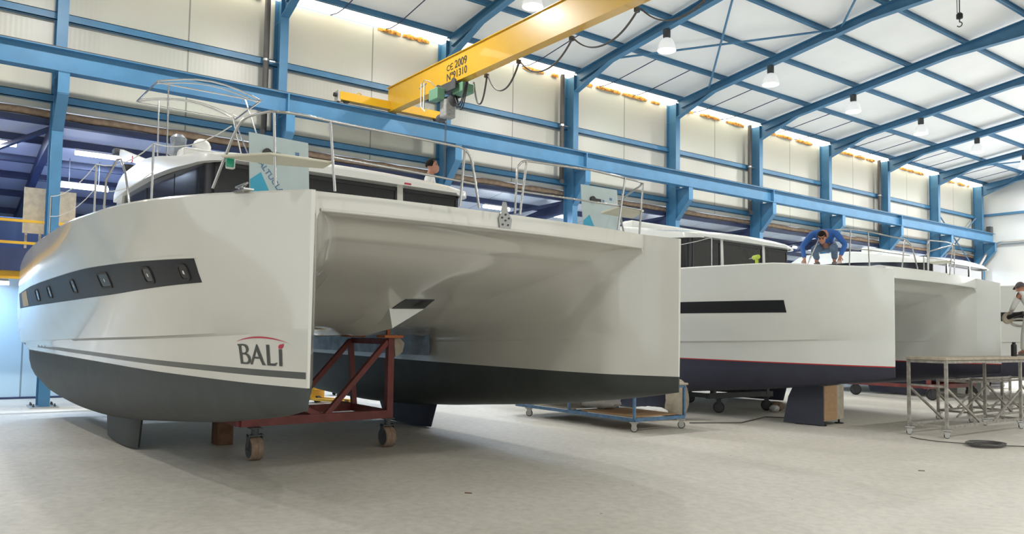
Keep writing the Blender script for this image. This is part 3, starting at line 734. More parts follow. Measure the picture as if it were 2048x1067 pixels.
def porthole(H, root, u, z, w, h):
    def P(a, c, off): return (-(u + a), -(HV + H.wout(u + a, z + c) + off), z + c)
    def rr(W, Hh, rad, n=5):
        pts = []
        for cx, cz, a0 in ((W-rad, Hh-rad, 0), (-W+rad, Hh-rad, 90), (-W+rad, -Hh+rad, 180), (W-rad, -Hh+rad, 270)):
            for k in range(n + 1): a = R(a0 + 90 * k / n); pts.append((cx + rad * math.cos(a), cz + rad * math.sin(a)))
        return pts
    b = MB(); o1 = rr(w/2, h/2, .05); o2 = rr(w/2 - .022, h/2 - .022, .035); n = len(o1)
    A = [P(*q, .007) for q in o1]; B_ = [P(*q, .018) for q in o1]; C_ = [P(*q, .018) for q in o2]; D = [P(*q, .009) for q in o2]
    for X_, Y_ in ((A, B_), (B_, C_), (C_, D)): b.add(X_ + Y_, [(i, (i+1) % n, n+(i+1) % n, n+i) for i in range(n)])
    fr = b.build('porthole', 'rubber', root)
    b = MB(); b.add([P(*q, .0095) for q in o2], [tuple(range(n))]); b.build('pane', 'glassdk', fr)
    b = MB(); b.add([P(a, c, .0105) for a, c in ((-.012, -.02), (.016, -.012), (.012, .022), (-.012, .016))], [(0,1,2,3)]); b.build('sticker', 'shirtw', fr)

def flat_hull_art(H, root, name, polys, holes, m, uo, zo, sc, off=.006):
    """2-D outlines mapped on the near outer hull side; x runs to the bow"""
    pts = []; edges = []; faces = []
    def addloop(lp):
        i0 = len(pts)
        for k, p in enumerate(lp):
            q = lp[(k + 1) % len(lp)]; n = max(1, int(math.hypot(q[0]-p[0], q[1]-p[1]) / .08))
            for j in range(n): pts.append(Vector((p[0] + (q[0]-p[0]) * j / n, p[1] + (q[1]-p[1]) * j / n)))
        n = len(pts) - i0; edges.extend([(i0 + k, i0 + (k + 1) % n) for k in range(n)])
        return list(range(i0, i0 + n))
    for lp in polys: faces.append(addloop(lp))
    hl = [addloop(lp) for lp in holes]
    res = delaunay_2d_cdt(pts, edges, faces + hl, 1, 1e-5)
    vco, _, fo, _, _, of = res
    def inside(p, lp):
        c = False; j = len(lp) - 1
        for i in range(len(lp)):
            if (lp[i][1] > p.y) != (lp[j][1] > p.y) and p.x < (lp[j][0]-lp[i][0]) * (p.y-lp[i][1]) / (lp[j][1]-lp[i][1]) + lp[i][0]: c = not c
            j = i
        return c
    V3 = []
    for p in vco:
        uu = uo - p.x * sc; z = zo + p.y * sc
        V3.append((-uu, -(HV + H.wout(uu, z) + off), z))
    F = []
    for t in fo:
        c = (vco[t[0]] + vco[t[1]] + vco[t[2]]) / 3
        if any(inside(c, lp) for lp in polys) and not any(inside(c, lp) for lp in holes): F.append(t)
    b = MB(); b.add(V3, F); return b.build(name, m, root)

def house(root, hu, gel, far_detail=True, glassm='glassdk'):
    hs = part_group('deckhouse', root)
    # roof shell
    tabT = herm([(hu-.12,4.20),(hu,4.28),(hu+1.2,4.42),(hu+2.5,4.62),(hu+3.5,4.70),(hu+5,4.68),(hu+5.6,4.45)])
    tabB = herm([(hu-.12,4.17),(hu,4.165),(hu+1.6,4.25),(hu+3.4,4.31),(hu+5.2,4.29),(hu+5.6,4.22)])
    hw = herm([(hu-.12,2.12),(hu,2.26),(hu+.25,2.36),(hu+2,2.42),(hu+5.6,2.34)])
    rows = []
    for uu in sorted(set([hu-.12, hu-.06, hu, hu+.1, hu+.25] + list(np.linspace(hu+.4, hu+5.6, 16)))):
        w = hw(uu); zb_, zt_ = tabB(uu), tabT(uu); cr = .08
        row = [(-uu, -w, zb_), (-uu, -w + .005, zb_ + (zt_-zb_) * .55), (-uu, -w + .02, zt_ - .01), (-uu, -w + .4, zt_ + .02 + cr * .4)]
        row += [(-uu, v, zt_ + .03 + cr * (1 - (v / w) ** 2)) for v in (-1.2, -.6, 0, .6, 1.2)]
        row += [(-uu, w - .4, zt_ + .02 + cr * .4), (-uu, w - .02, zt_ - .01), (-uu, w - .005, zb_ + (zt_-zb_) * .55), (-uu, w, zb_)]
        row += [(-uu, w - .14, zb_ + .0), (-uu, w - .16, zb_ + .03), (-uu, 0, zb_ + .03), (-uu, -w + .16, zb_ + .03), (-uu, -w + .14, zb_)]
        row.append(row[0]); rows.append(row)
    b = MB(); b.grid(rows); n = len(rows[0]) - 1
    b.add(rows[0][:-1], [tuple(range(n))]); b.add(rows[-1][:-1], [tuple(range(n))])
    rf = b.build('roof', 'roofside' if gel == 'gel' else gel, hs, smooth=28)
    b = MB(); b.box(-(hu+2.85), -(hu+2.45), -1.95, 1.95, 4.55, 4.86); b.build('flybridge_coaming', 'roofside' if gel == 'gel' else gel, rf, bevel=.06)
    # front glazing panes and pillars
    zg0, zg1 = 3.0, 4.20
    def pane(v0, v1, name='window', uf=hu + .12):
        b = MB(); b.box(-(uf + .02), -uf, v0, v1, zg0, zg1); o = b.build(name, glassm, hs)
        b = MB(); fr = .045
        for (a0, a1, c0, c1) in ((v0, v1, zg1 - .07, zg1 - .02), (v0, v0 + fr, zg0, zg1), (v1 - fr, v1, zg0, zg1)): b.box(-uf - .01, -uf + .015, a0, a1, c0, c1)
        b.build('window_frame', 'black', o)
    pane(-.90, .90); pane(1.0, 2.14); pane(-2.14, -1.0)
    for v in (-.95, .95):
        b = MB(); b.add([(-(hu+.10) + s, v + d, z) for z, s in ((3.0, .05), (4.2, 0)) for (d, s2) in ((-.055, 0), (.055, 0))] + [(-(hu+.2), v + d, z) for z in (3.0, 4.2) for d in (-.055, .055)],
                        [(0,1,3,2),(4,6,7,5),(0,2,6,4),(1,5,7,3),(2,3,7,6),(0,4,5,1)])
        b.build('pillar', gel, hs)
    # side glazing, both sides, with a curved front corner
    for sd in (-1, 1):
        rows = []
        pts = [(hu+.13, 2.12), (hu+.17, 2.2), (hu+.26, 2.25), (hu+.6, 2.27)] + [(hu + .6 + 4.5 * t, 2.27 - .02 * t) for t in (.2, .4, .6, .8, 1)]
        for z in (3.0, 3.6, 4.36): rows.append([(-a, sd * c, min(z, tabB(a) + .02)) for a, c in pts])
        b = MB(); b.grid(rows); rows2 = [[(x, y - sd * .03, z) for x, y, z in r_] for r_ in rows]; b.grid(rows2); o = b.build('side_window', glassm, hs, smooth=40)
        for a in (hu + 1.7, hu + 3.4): b = MB(); b.box(-a - .008, -a, sd * 2.272, sd * 2.262, 3.0, 4.22); b.build('seam', 'black', o)
        b = MB(); b.add([(-(hu+5.05), sd*2.29, 4.32), (-(hu+5.5), sd*2.29, 4.32), (-(hu+5.9), sd*2.29, 3.0), (-(hu+5.45), sd*2.29, 3.0),
                         (-(hu+5.05), sd*2.21, 4.32), (-(hu+5.5), sd*2.21, 4.32), (-(hu+5.9), sd*2.21, 3.0), (-(hu+5.45), sd*2.21, 3.0)],
                        [(0,1,2,3),(7,6,5,4),(0,4,5,1),(1,5,6,2),(2,6,7,3),(3,7,4,0)]); b.build('aft_pillar', gel, hs)
    b = MB(); b.box(-(hu + 5.4), -(hu + .3), -2.2, 2.2, 2.9, 3.02); b.build('cabin_sole', gel, hs)
    b = MB(); b.box(-(hu + 5.4), -(hu + 5.35), -2.2, 2.2, 3.0, 4.2); b.build('aft_bulkhead', 'darksteel', hs)
    return hs
def rail(root, name, pts, r=.013, m='steel', rnd=None):
    b = MB(); b.tube([(-p[0], p[1], p[2]) for p in pts], r, 8); return b.build(name, m, root, smooth=60)
def arc3(p0, p1, p2, n=6):
    """round the corner p1"""
    p0, p1, p2 = map(Vector, (p0, p1, p2)); return [tuple(p0.lerp(p1, t).lerp(p1.lerp(p2, t), t)) for t in np.linspace(0, 1, n)]

def pulpit(root, near=True, extras=True):
    p = part_group('pulpit', root)
    if near:
        top = [(.80, -3.38, 3.09), (.60, -3.28, 3.55)] + arc3((.55, -3.25, 3.66), (.50, -3.22, 3.77), (.36, -3.15, 3.775)) + [(.18, -3.08, 3.78)] + arc3((.12, -2.98, 3.78), (.06, -2.8, 3.78), (.08, -2.5, 3.77)) + [(.02, -1.5, 3.75)]
        top += arc3((.0, -1.02, 3.74), (0, -.88, 3.73), (0, -.84, 3.6)) + [(-.0, -.73, 3.1)]
        rail(p, 'top_rail', top, .0145)
        for q in ([(.22, -2.98, 3.09), (.16, -3.04, 3.77)], [(.10, -2.42, 3.09), (.08, -2.50, 3.77)], [(.0, -.99, 3.09), (.0, -.94, 3.73)]): rail(p, 'post', q, .0145)
        rail(p, 'mid_rail', [(.09, -2.46, 3.42), (.04, -1.5, 3.39), (0, -.78, 3.36)], .012)
        if not extras: return p
        b = MB(); b.prism([(-.60, -3.38), (-.16, -3.06), (-.12, -2.44), (-.42, -2.40), (-.62, -2.9)], 'Z', 3.365, 3.39)
        s = b.build('corner_seat', 'seat', p, bevel=.008)
        b = MB(); b.box(-.70, -.64, -3.30, -3.22, 3.28, 3.42); l = b.build('navigation_light', 'shirtw', p, bevel=.01); l['label'] = 'green navigation light in a white housing'
        b = MB(); b.box(-.645, -.625, -3.315, -3.235, 3.29, 3.41); b.build('lens', 'greenlens', l, bevel=.01)
    else:
        top = [(-.02, -.24, 3.09)] + arc3((0, -.20, 3.62), (0, -.16, 3.72), (0, -.05, 3.73)) + [(.0, 1.0, 3.77), (.15, 1.9, 3.79)] + arc3((.2, 2.1, 3.80), (.28, 2.26, 3.80), (.5, 2.35, 3.78)) + [(.95, 2.55, 3.72), (1.1, 2.62, 3.6), (1.2, 2.9, 3.1)]
        rail(p, 'top_rail', top, .0145)
        for q in ([(-.0, -.15, 3.09), (0, -.06, 3.73)], [(.15, 1.62, 3.09), (.1, 1.70, 3.79)], [(.20, 2.09, 3.09), (.24, 2.2, 3.80)]): rail(p, 'post', q, .0145)
        rail(p, 'mid_rail', [(0, -.20, 3.36), (.03, .9, 3.38), (.15, 1.68, 3.41), (.22, 2.14, 3.42)], .012)
        b = MB(); b.prism([(-.2, 1.7), (-.22, 2.2), (-.75, 2.55), (-.75, 1.9)], 'Z', 3.40, 3.43); b.build('corner_seat', 'seat', p, bevel=.008)
    return p
def lifelines(root, side, us, H, zt=.6, first=None):
    p = part_group('lifeline', root)
    tops = [first] if first else []; mids = [(first[0], first[1], first[2] - .3)] if first else []
    for uu in us:
        v = side * (HV + wS(uu) - .07); z = H.zS(uu)
        rail(p, 'stanchion', [(uu, v, z), (uu, v, z + zt)], .013)
        tops.append((uu, v, z + zt)); mids.append((uu, v, z + zt * .5))
    def sag(P):
        out = []
        for a, c in zip(P, P[1:]):
            for t in np.linspace(0, 1, 7)[:-1]: out.append((a[0]+(c[0]-a[0])*t, a[1]+(c[1]-a[1])*t, a[2]+(c[2]-a[2])*t - .10 * 4 * t * (1-t)))
        return out + [P[-1]]
    rail(p, 'upper_line', sag(tops), .006, 'shirtw')
    if len(mids) > 2: rail(p, 'lower_line', sag(mids[-3:]), .005, 'shirtw')
    return p
def acrylic(root, v0, u0, lab, text=False, rz=0, w=.72):
    t = part_group('acrylic_hatch', root); t.location = (-u0, v0, 3.10); t.rotation_euler = (0, R(-6), R(rz)); t['label'] = lab
    b = MB(); b.box(-.008, .008, 0, w, 0, .84); sh = b.build('panel', 'sheet', t)
    b = MB(); b.add([(.010, .0, .16), (.010, .24, .16), (.010, .13, .40), (.010, .0, .30)], [(0, 1, 2, 3)]); b.build('printed_block', 'cyan', sh)
    b = MB(); b.lathe((.02, .20, .63), [(.0, -.01), (.05, -.01), (.05, .02), (.0, .02)], 14, 'X'); b.box(.012, .03, .2, .36, .61, .65); b.build('handle', 'black', sh)
    for (y, z, s) in ((.5, .08, .05), (.55, .66, .05), (.40, .62, .04)):
        b = MB(); b.box(.0085, .0105, y, y + s, z, z + s * .8); b.build('small_print', 'bluecart', sh)
    if text:
        a = R(-52); mw = Matrix(((0, 0, 1, .011), (math.cos(a), -math.sin(a), 0, .10), (math.sin(a), math.cos(a), 0, .50), (0, 0, 0, 1)))
        text_obj('film_text', 'ALTUGLAS', .095, 'bluecart', sh, mw, .0008)
    return t

# ---------------------------------------------------------------- boat nearest the camera
S1 = .94
cat1 = thing('catamaran', 'largest white catamaran nearest the camera, with charcoal underbody and crimson logo', 'boat', (-7.29 * S1, 5.64 * S1, .104), R(2.0), scale=(S1, S1, S1))
H1 = Hull()
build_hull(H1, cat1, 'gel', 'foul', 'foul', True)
fin(cat1, -1, 5.84, 8.30, 6.05, 8.05, .62, -.085, 'foul', .15)
fin(cat1, 1, 5.84, 8.45, 6.15, 7.95, .62, -.085, 'foul2', .15)
# fascia lip under the foredeck
def fascia_lip(root, H, m):
    b = MB(); vs = np.linspace(-2.41, 2.41, 40); rows = []
    for dx, z in ((-.02, 2.96), (.016, 2.962), (.024, 2.975), (.016, 2.99), (-.01, 2.994)): rows.append([(-(UF + foredeck_shift(UF, v)) + dx, v, z) for v in vs])
    b.grid(rows); return b.build('foredeck_lip', m, root, smooth=60)
fascia_lip(cat1, H1, 'gel')
ww = dict(z0=herm([(1.28,2.22),(4,2.14),(11.2,2.09)]), z1=herm([(1.28,2.46),(4,2.485),(8,2.45),(11.2,2.37)]))
hw1 = hull_strip(H1, cat1, 'hull_window', -1, 1.28, 11.2, ww['z0'], ww['z1'], 'hullglass')
tr = hull_strip(H1, cat1, 'window_brow', -1, 1.22, 11.3, lambda q: ww['z1'](q) + .004, lambda q: ww['z1'](q) + .03, 'gel', off=.010, nz=2)
for (uu, z, w, h) in ((1.50, 2.325, .17, .17), (2.22, 2.32, .22, .18), (3.62, 2.315, .42, .19), (5.25, 2.30, .28, .19), (7.15, 2.28, .30, .19), (8.35, 2.265, .34, .20)): porthole(H1, hw1, uu, z, w, h)
b = MB()
hull_strip(H1, hw1, 'pale_pane', -1, 9.7, 10.6, lambda q: ww['z0'](q) + .02, lambda q: ww['z1'](q) - .02, 'boardgrey', off=.010, nu=8)
# BALI lettering: x to the bow, unit = letter height
B_o = [(0,0),(.42,.0),(.56,.07),(.62,.2),(.60,.38),(.50,.50),(.40,.54),(.50,.62),(.55,.74),(.52,.88),(.42,.97),(.28,1.0),(-.05,.98),(-.05,.93),(.0,.88)]
B_h = [[(.14,.09),(.36,.09),(.46,.15),(.48,.27),(.42,.41),(.33,.47),(.14,.47)], [(.14,.56),(.30,.56),(.40,.64),(.41,.77),(.36,.87),(.27,.91),(.14,.91)]]
A_o = [(.58,0),(.68,.0),(.80,.30),(1.10,.30),(1.22,0),(1.40,0),(1.30,.12),(1.02,1.0),(.98,1.0)]
A_h = [[(.84,.39),(1.06,.39),(.95,.72)]]
L_o = [(1.46,0),(1.86,0),(1.96,.17),(1.90,.15),(1.80,.11),(1.60,.11),(1.60,1.0),(1.46,1.0)]
I_o = [(2.04,0),(2.18,0),(2.18,.80),(2.04,.80)]
I_t = [(2.03,.83),(2.17,.83),(2.24,.90),(2.28,1.08),(2.20,1.04),(2.10,1.03),(2.04,.96)]
arc = [(-.12 + 2.6 * t, 1.10 + .28 * (1 - (2 * t - 1) ** 2)) for t in np.linspace(0, 1, 22)]
arc += [(-.12 + 2.6 * t, 1.10 + .205 * (1 - (2 * t - 1) ** 2)) for t in np.linspace(1, 0, 22)[1:-1]]
LU, LZ, LS = 1.05, 1.395, .205
LSX = LS
def art(name, P, hs, m, ux=1.55): 
    P = [[(x * ux, y) for x, y in lp] for lp in P]; hs = [[(x * ux, y) for x, y in lp] for lp in hs]
    return flat_hull_art(H1, cat1, name, P, hs, m, LU, LZ, LS)
art('logo_letter', [B_o], B_h, 'logogrey'); art('logo_letter', [A_o], A_h, 'logogrey'); art('logo_letter', [L_o], [], 'logogrey'); art('logo_letter', [I_o], [], 'logogrey')
art('logo_flame', [I_t], [], 'logored'); art('logo_arc', [arc], [], 'logored')

HU1 = 4.5
hs1 = house(cat1, HU1, 'gel')
b = MB(); b.box(-HU1 + .116, -HU1 + .126, .90, 1.03, 4.215, 4.245); b.build('red_tape', 'logored', hs1)
pp1 = pulpit(cat1, True); pp2 = pulpit(cat1, False); pp1.location.z = pp2.location.z = .03
lifelines(cat1, -1, (1.80, 3.40, 6.5), H1, .6, first=(.62, -3.28, 3.72))
lifelines(cat1, 1, (2.2, 4.6, 7.2), H1, .6)
g1 = rail(cat1, 'gate_rail', [(2.85, -3.93, 3.09), (2.80, -3.93, 3.42), (2.50, -3.89, 3.60), (2.42, -3.87, 3.60), (2.30, -3.84, 3.42), (2.22, -3.81, 3.09)], .013)
ah1 = acrylic(cat1, -2.75, 1.5, 'film-covered clear hatch lid standing open, printed film on it', True, 4)
ah2 = acrylic(cat1, 2.02, 1.2, 'second film-covered hatch lid, half behind the far rail', False, -2)
# cleats
for (uu, v) in ((.62, -3.16), (.62, 3.1)):
    b = MB(); b.tube([(-uu - .16, v, 3.155), (-uu - .05, v, 3.145), (-uu + .05, v, 3.145), (-uu + .16, v, 3.155)], [.010, .02, .02, .010], 8); b.tube([(-uu - .05, v, 3.08), (-uu - .05, v, 3.15)], .016, 8); b.tube([(-uu + .05, v, 3.08), (-uu + .05, v, 3.15)], .016, 8)
    b.box(-uu - .2, -uu + .2, v - .05, v + .05, 3.085, 3.10); b.build('cleat', 'steel', cat1, smooth=50)
b = MB(); b.prism([(-.46, 2.93), (-.30, 2.93), (-.28, 3.05), (-.34, 3.13), (-.37, 3.25), (-.42, 3.25), (-.44, 3.13), (-.48, 3.05)], 'X', .004, .02)
st = b.build('anchor_roller_plate', 'brushed', cat1); st.location = (-.30, .24, .05)
for (y, z) in ((-.42, 2.98), (-.34, 2.98), (-.38, 3.03), (-.33, 3.06), (-.43, 3.06), (-.38, 3.10)): b = MB(); b.lathe((.02, y, z), [(.012, 0), (.012, .008)], 8, 'X'); b.build('rivet', 'darksteel', st)
b = MB(); b.lathe((-.95, 2.30, 2.80), [(.05, .0), (.07, .01), (.07, .045), (.03, .05)], 14, 'Z'); b.tube([(-.95 + .05 * math.cos(a), 2.30, 2.79 + .045 * math.sin(a)) for a in np.linspace(PI, 2 * PI, 8)], .012, 6); b.build('bridle_eye', 'alu', cat1, smooth=50)
# underside anchor hatch
t = part_group('anchor_hatch', cat1)
zc = lambda uu: zC(uu)
def zun(a, v): return zC(a) - .05 * (1 - abs(v) / 1.6) - .012
b = MB(); P4 = [(2.70, -.02), (2.70, .46), (3.08, .52), (3.08, -.02)]
b.add([(-a, v, zun(a, v)) for a, v in P4] + [(-a, v, zun(a, v) + .02) for a, v in P4], [(0,1,2,3),(0,4,5,1),(1,5,6,2),(2,6,7,3),(3,7,4,0)]); b.build('opening', 'darksteel', t)
b = MB(); b.add([(-a, v, zun(a, v) - .006) for a, v in ((2.74,.26),(2.74,.34),(3.06,.37),(3.06,.28))], [(0,1,2,3)]); b.build('opening_strut', 'black', t)
# flybridge things
t = part_group('bimini_frame', cat1)
ca, cb, cc, cd = (7.35, -2.30, 6.0), (8.9, -2.26, 6.0), (8.9, -.40, 6.0), (7.27, -.50, 6.0)
rail(t, 'hoop', [ca, cb] + [tuple(np.array(cb) + (np.array(cc) - np.array(cb)) * s + np.array([0, 0, .18 * math.sin(PI * s)])) for s in np.linspace(.1, .9, 7)] + [cc, cd] + [tuple(np.array(cd) + (np.array(ca) - np.array(cd)) * s + np.array([0, 0, .18 * math.sin(PI * s)])) for s in np.linspace(.1, .9, 7)] + [ca], .016)
rail(t, 'cross_bar', [tuple(np.array([8.7, -2.24, 6.0]) + (np.array([8.7, -.45, 6.0]) - np.array([8.7, -2.24, 6.0])) * s + np.array([0, 0, .15 * math.sin(PI * s)])) for s in np.linspace(0, 1, 9)], .012)
rail(t, 'cross_bar', [tuple(np.array([7.5, -2.28, 6.0]) + (np.array([7.45, -.48, 6.0]) - np.array([7.5, -2.28, 6.0])) * s + np.array([0, 0, .15 * math.sin(PI * s)])) for s in np.linspace(0, 1, 9)], .012)
for a, c in ((ca, cd), (cb, cc)): rail(t, 'straight_bar', [tuple(np.array(a) - [0, 0, .02]), tuple(np.array(c) - [0, 0, .02])], .014)
for a, c in (((8.6, -1.95, 6.0), (7.84, -2.12, 4.75)), ((7.6, -2.05, 6.05), (7.6, -2.03, 4.75)), ((8.5, -.62, 6.0), (6.45, -1.12, 4.75)), ((7.4, -.75, 6.0), (6.3, -.8, 4.8)), ((8.75, -.5, 6.0), (8.2, -.2, 4.8))): rail(t, 'leg', [a, c], .014)
b = MB(); b.lathe((-7.4, -1.5, 4.88), [(.15, 0), (.16, .06), (.16, .12), (.13, .19), (.07, .24), (.0, .25)], 20); b.build('radome', 'roofside', cat1, smooth=50)
b = MB(); b.lathe((-7.4, -1.90, 4.78), [(.16, 0), (.15, .12), (.13, .2), (.14, .3), (.08, .36), (.0, .37)], 9); b.build('wrapped_winch', 'film', cat1, smooth=30)
b = MB(); b.bar((-8.9, -1.9, 4.80), (-11.6, -1.9, 5.52), .10, .16); wa = b.build('white_davit', 'roofside', cat1, bevel=.01)
b = MB(); b.box(-10.55, -10.4, -1.965, -1.948, 5.14, 5.26); b.build('red_label', 'logored', wa)
b = MB(); b.box(-12.1, -11.85, -2.0, -1.8, 5.55, 5.67); b.tube([(-11.6, -1.9, 5.52), (-11.9, -1.9, 5.6)], .03, 8); b.build('floodlight', 'darksteel', wa, bevel=.02)
b = MB(); b.lathe((-10.9, -1.9, 4.95), [(.05, -.15), (.09, -.12), (.08, .1), (.12, .12), (.12, .2)], 10); b.build('speaker_horn', 'black', wa, smooth=40)

# ---------------------------------------------------------------- middle and far boats
def other_boat(loc, yaw, sc, hu, lab, det=True):
    rt = thing('catamaran', lab, 'boat', loc, R(yaw), scale=sc)
    H = Hull(.15, .25)
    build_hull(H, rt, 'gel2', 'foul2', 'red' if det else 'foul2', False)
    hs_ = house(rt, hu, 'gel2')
    for s in (-1, 1): fin(rt, s, 5.84, 8.3, 6.05, 8.05, .62, -.07, 'foul2', .15)
    w = hull_strip(H, rt, 'hull_window', -1, 1.95, 7.5, lambda q: 2.235, lambda q: 2.485, 'hullglass')
    fascia_lip(rt, H, 'gel2')
    return rt, H
cat2, H2 = other_boat((-7.72, 16.94, .11), 2.7, (.9, .944, .959), 5.45, 'middle white catamaran with a red line above its navy underbody')
p = pulpit(cat2, False, False); p.location = (-.15, -.70, .08); p.scale = (1, .8, 1.0)
p = part_group('pulpit', cat2)
rail(p, 'top_rail', [(1.6, -3.22, 3.22)] + arc3((1.42, -3.08, 3.72), (1.35, -3.0, 3.88), (1.2, -2.8, 3.93)) + [(1.0, -2.55, 3.95), (.8, -2.2, 3.92), (.62, -1.7, 3.86)] + arc3((.48, -1.22, 3.82), (.46, -1.05, 3.80), (.42, -.98, 3.66)) + [(.29, -1.02, 3.2)], .015)
for q in ([(1.08, -2.45, 3.22), (1.0, -2.53, 3.94)], [(.88, -1.98, 3.22), (.8, -2.18, 3.91)], [(.42, -1.46, 3.2), (.48, -1.2, 3.81)]): rail(p, 'post', q, .015)
rail(p, 'mid_rail', [(1.04, -2.49, 3.56), (.85, -2.08, 3.55), (.42, -1.1, 3.48)], .011)
lifelines(cat2, -1, (3.55, 6.0), H2, .62)
cat3, H3 = other_boat((-7.2, 28.4, .12), 2.7, (.9, .944, .995), 5.9, 'farthest white catamaran, hull half cut by the right picture edge', False)
b = MB(); b.tube([(-2.62 + .0, -3.98, 0)] * 2, .01)
oval = MB(); zc0 = 2.20
oval.tube([(-(2.75 + .26 * math.cos(a)), -(HV + H3.wout(2.75 + .26 * math.cos(a), zc0 + .10 * math.sin(a)) + .02), zc0 + .10 * math.sin(a)) for a in np.linspace(0, 2 * PI, 20)[:-1]], .03, 8, closed=True)
oval.build('oval_porthole', 'greysteel', cat3, smooth=50)

# ================================================================= CRADLES, CARTS, TABLE
def caster(parent, x, y, r, w, top, m='tyre', rz=0.0, fork='darksteel', name='caster'):
    """swivel caster touching the floor at z 0; parent's frame is z=0 on the floor"""
    c = part_group(name, parent); c.location = (x, y, 0); c.rotation_euler = (0, 0, rz)
    b = MB(); b.lathe((0, 0, r), [(r * .35, -w/2), (r * .93, -w/2), (r, -w * .40), (r, -w*.04), (r*.965, 0), (r, w*.04), (r, w * .40), (r * .93, w/2), (r * .35, w/2)], 28, 'X'); b.build('wheel', m, c, smooth=40)
    b = MB(); b.lathe((0, 0, r), [(r * .80, -w/2 - .004), (r * .80, w/2 + .004)], 22, 'X'); b.lathe((0, 0, r), [(.018, -w/2 - .03), (.018, w/2 + .03)], 8, 'X'); b.build('hub', fork, c)
    b = MB()
    for s in (-1, 1):
        xs = s * (w/2 + .012); b.prism([(-.035, r - .03), (.035, r - .03), (.05, 2 * r + .02), (.05, 2*r + .04), (-.05, 2*r + .04), (-.05, 2*r + .02)], 'X', xs - .006, xs + .006)
    b.box(-w/2 - .018, w/2 + .018, -.06, .06, 2*r + .015, 2*r + .03); b.build('fork', fork, c)
    b = MB(); b.lathe((0, 0, 0), [(.05, 2*r + .03), (.05, top - .015)], 14); b.box(-.08, .08, -.08, .08, top - .018, top - .002); b.build('swivel_plate', fork, c)
    return c

t = thing('boat_cradle', 'dark red steel cradle on tan wheels under the nearest catamaran', 'cradle', (0, 0, 0))
W_ = .10; zf = .50
y0_, y1_ = 3.50, 5.86
def yx(x): return 0.11 * (x + 10.8) * -1      # skewed slightly with the boat
for (x, nm) in ((-10.80, 'front'), (-12.10, 'rear')):
    dx = 0.0
    pa, pb, mid = Vector((x, y0_, zf)), Vector((x - .17, y1_, zf)), Vector((x - .09, 4.72, zf))
    b = MB(); b.bar(pa, pb, W_, .12); b.build('base_beam', 'oxide', t)
    for p_, s_ in ((pa, -1), (pb, 1)):
        ztop = 1.66 if s_ == 1 else .62
        if s_ == 1 and nm == 'front':
            b = MB(); b.bar(p_ + Vector((0, -.05, -.05)), Vector((p_.x, p_.y - .05, ztop)), .10); b.build('post', 'oxide', t)
    b = MB(); b.bar(Vector((x - .17, y1_ - .1, 1.60)), mid, .075); b.build('diagonal', 'oxide', t)
    b = MB(); b.bar(Vector((x - .17, y1_ - .1, 1.58)), Vector((x - .14, y1_ - .02, zf)) if nm == 'rear' else mid, .08)
    if nm == 'rear': b.build('post', 'oxide', t)
    b = MB(); b.bar(Vector((x - .02, 3.6, 1.05)), mid, .075); b.build('diagonal', 'oxide', t)
    b = MB(); b.box(x - .30, x - .02, y1_ - .22, y1_ + .10, 1.655, 1.70); b.build('top_pad', 'orange', t, bevel=.01)
for y, dx in ((y0_, 0), (4.72, -.09), (y1_ - .05, -.17)):
    b = MB(); b.bar((-10.80 + dx, y, zf), (-12.75 + dx, y, zf), .09, .11); b.build('side_beam', 'oxide', t)
b = MB(); b.bar((-10.97, y1_ - .05, 1.60), (-12.27, y1_ - .05, 1.60), .09, .09); b.build('top_beam', 'oxide', t)
b = MB(); b.bar((-10.99, y1_ - .08, 1.66), (-10.99, y1_ - .08, 1.90), .05, .05); b.build('stop_post', 'orange', t)
for x, y in ((-10.72, 3.68), (-10.97, 5.80)): caster(t, x, y, .155, .16, .44, rz=R(90))
b = MB(); b.add([(-10.93, 5.86, 1.62), (-10.9, 6.02, 1.58), (-10.88, 5.98, 1.44), (-10.92, 5.88, 1.36), (-11.1, 5.88, 1.45), (-11.05, 6.0, 1.52), (-11.0, 5.95, 1.68), (-10.96, 5.9, 1.72)], [(0,1,2,3),(0,3,4),(3,2,4),(2,5,4),(1,5,2),(0,4,6),(6,5,1),(6,4,5),(0,6,7),(7,6,1),(0,7,1)])
tag(b.build('foam_pad', 'boardgrey'), 'crumpled tan foam pad squeezed beside the red cradle post', 'pad')
b = MB(); b.box(-12.62, -12.32, 3.66, 3.90, 0, .42); tag(b.build('timber_block', 'woodbrown', bevel=.01), 'brown timber block standing under the near hull beside the red cradle', 'block')
# masking film hung along the inner side of the far hull, seen through the tunnel
b = MB(); rows = []
for z in (1.98, 1.7, 1.45, 1.33):
    rows.append([tuple((Matrix.Rotation(R(2), 4, 'Z') @ Vector((-uu, 2.0 + .02 * math.sin(uu * 9 + z * 20), z)) * S1) + Vector((-7.29 * S1, 5.64 * S1, .104))) for uu in np.linspace(5.2, 10.5, 40)])
b.grid(rows); tag(b.build('masking_film', 'film', smooth=60), 'grey-blue masking film hung along the inside of the far hull', 'film')
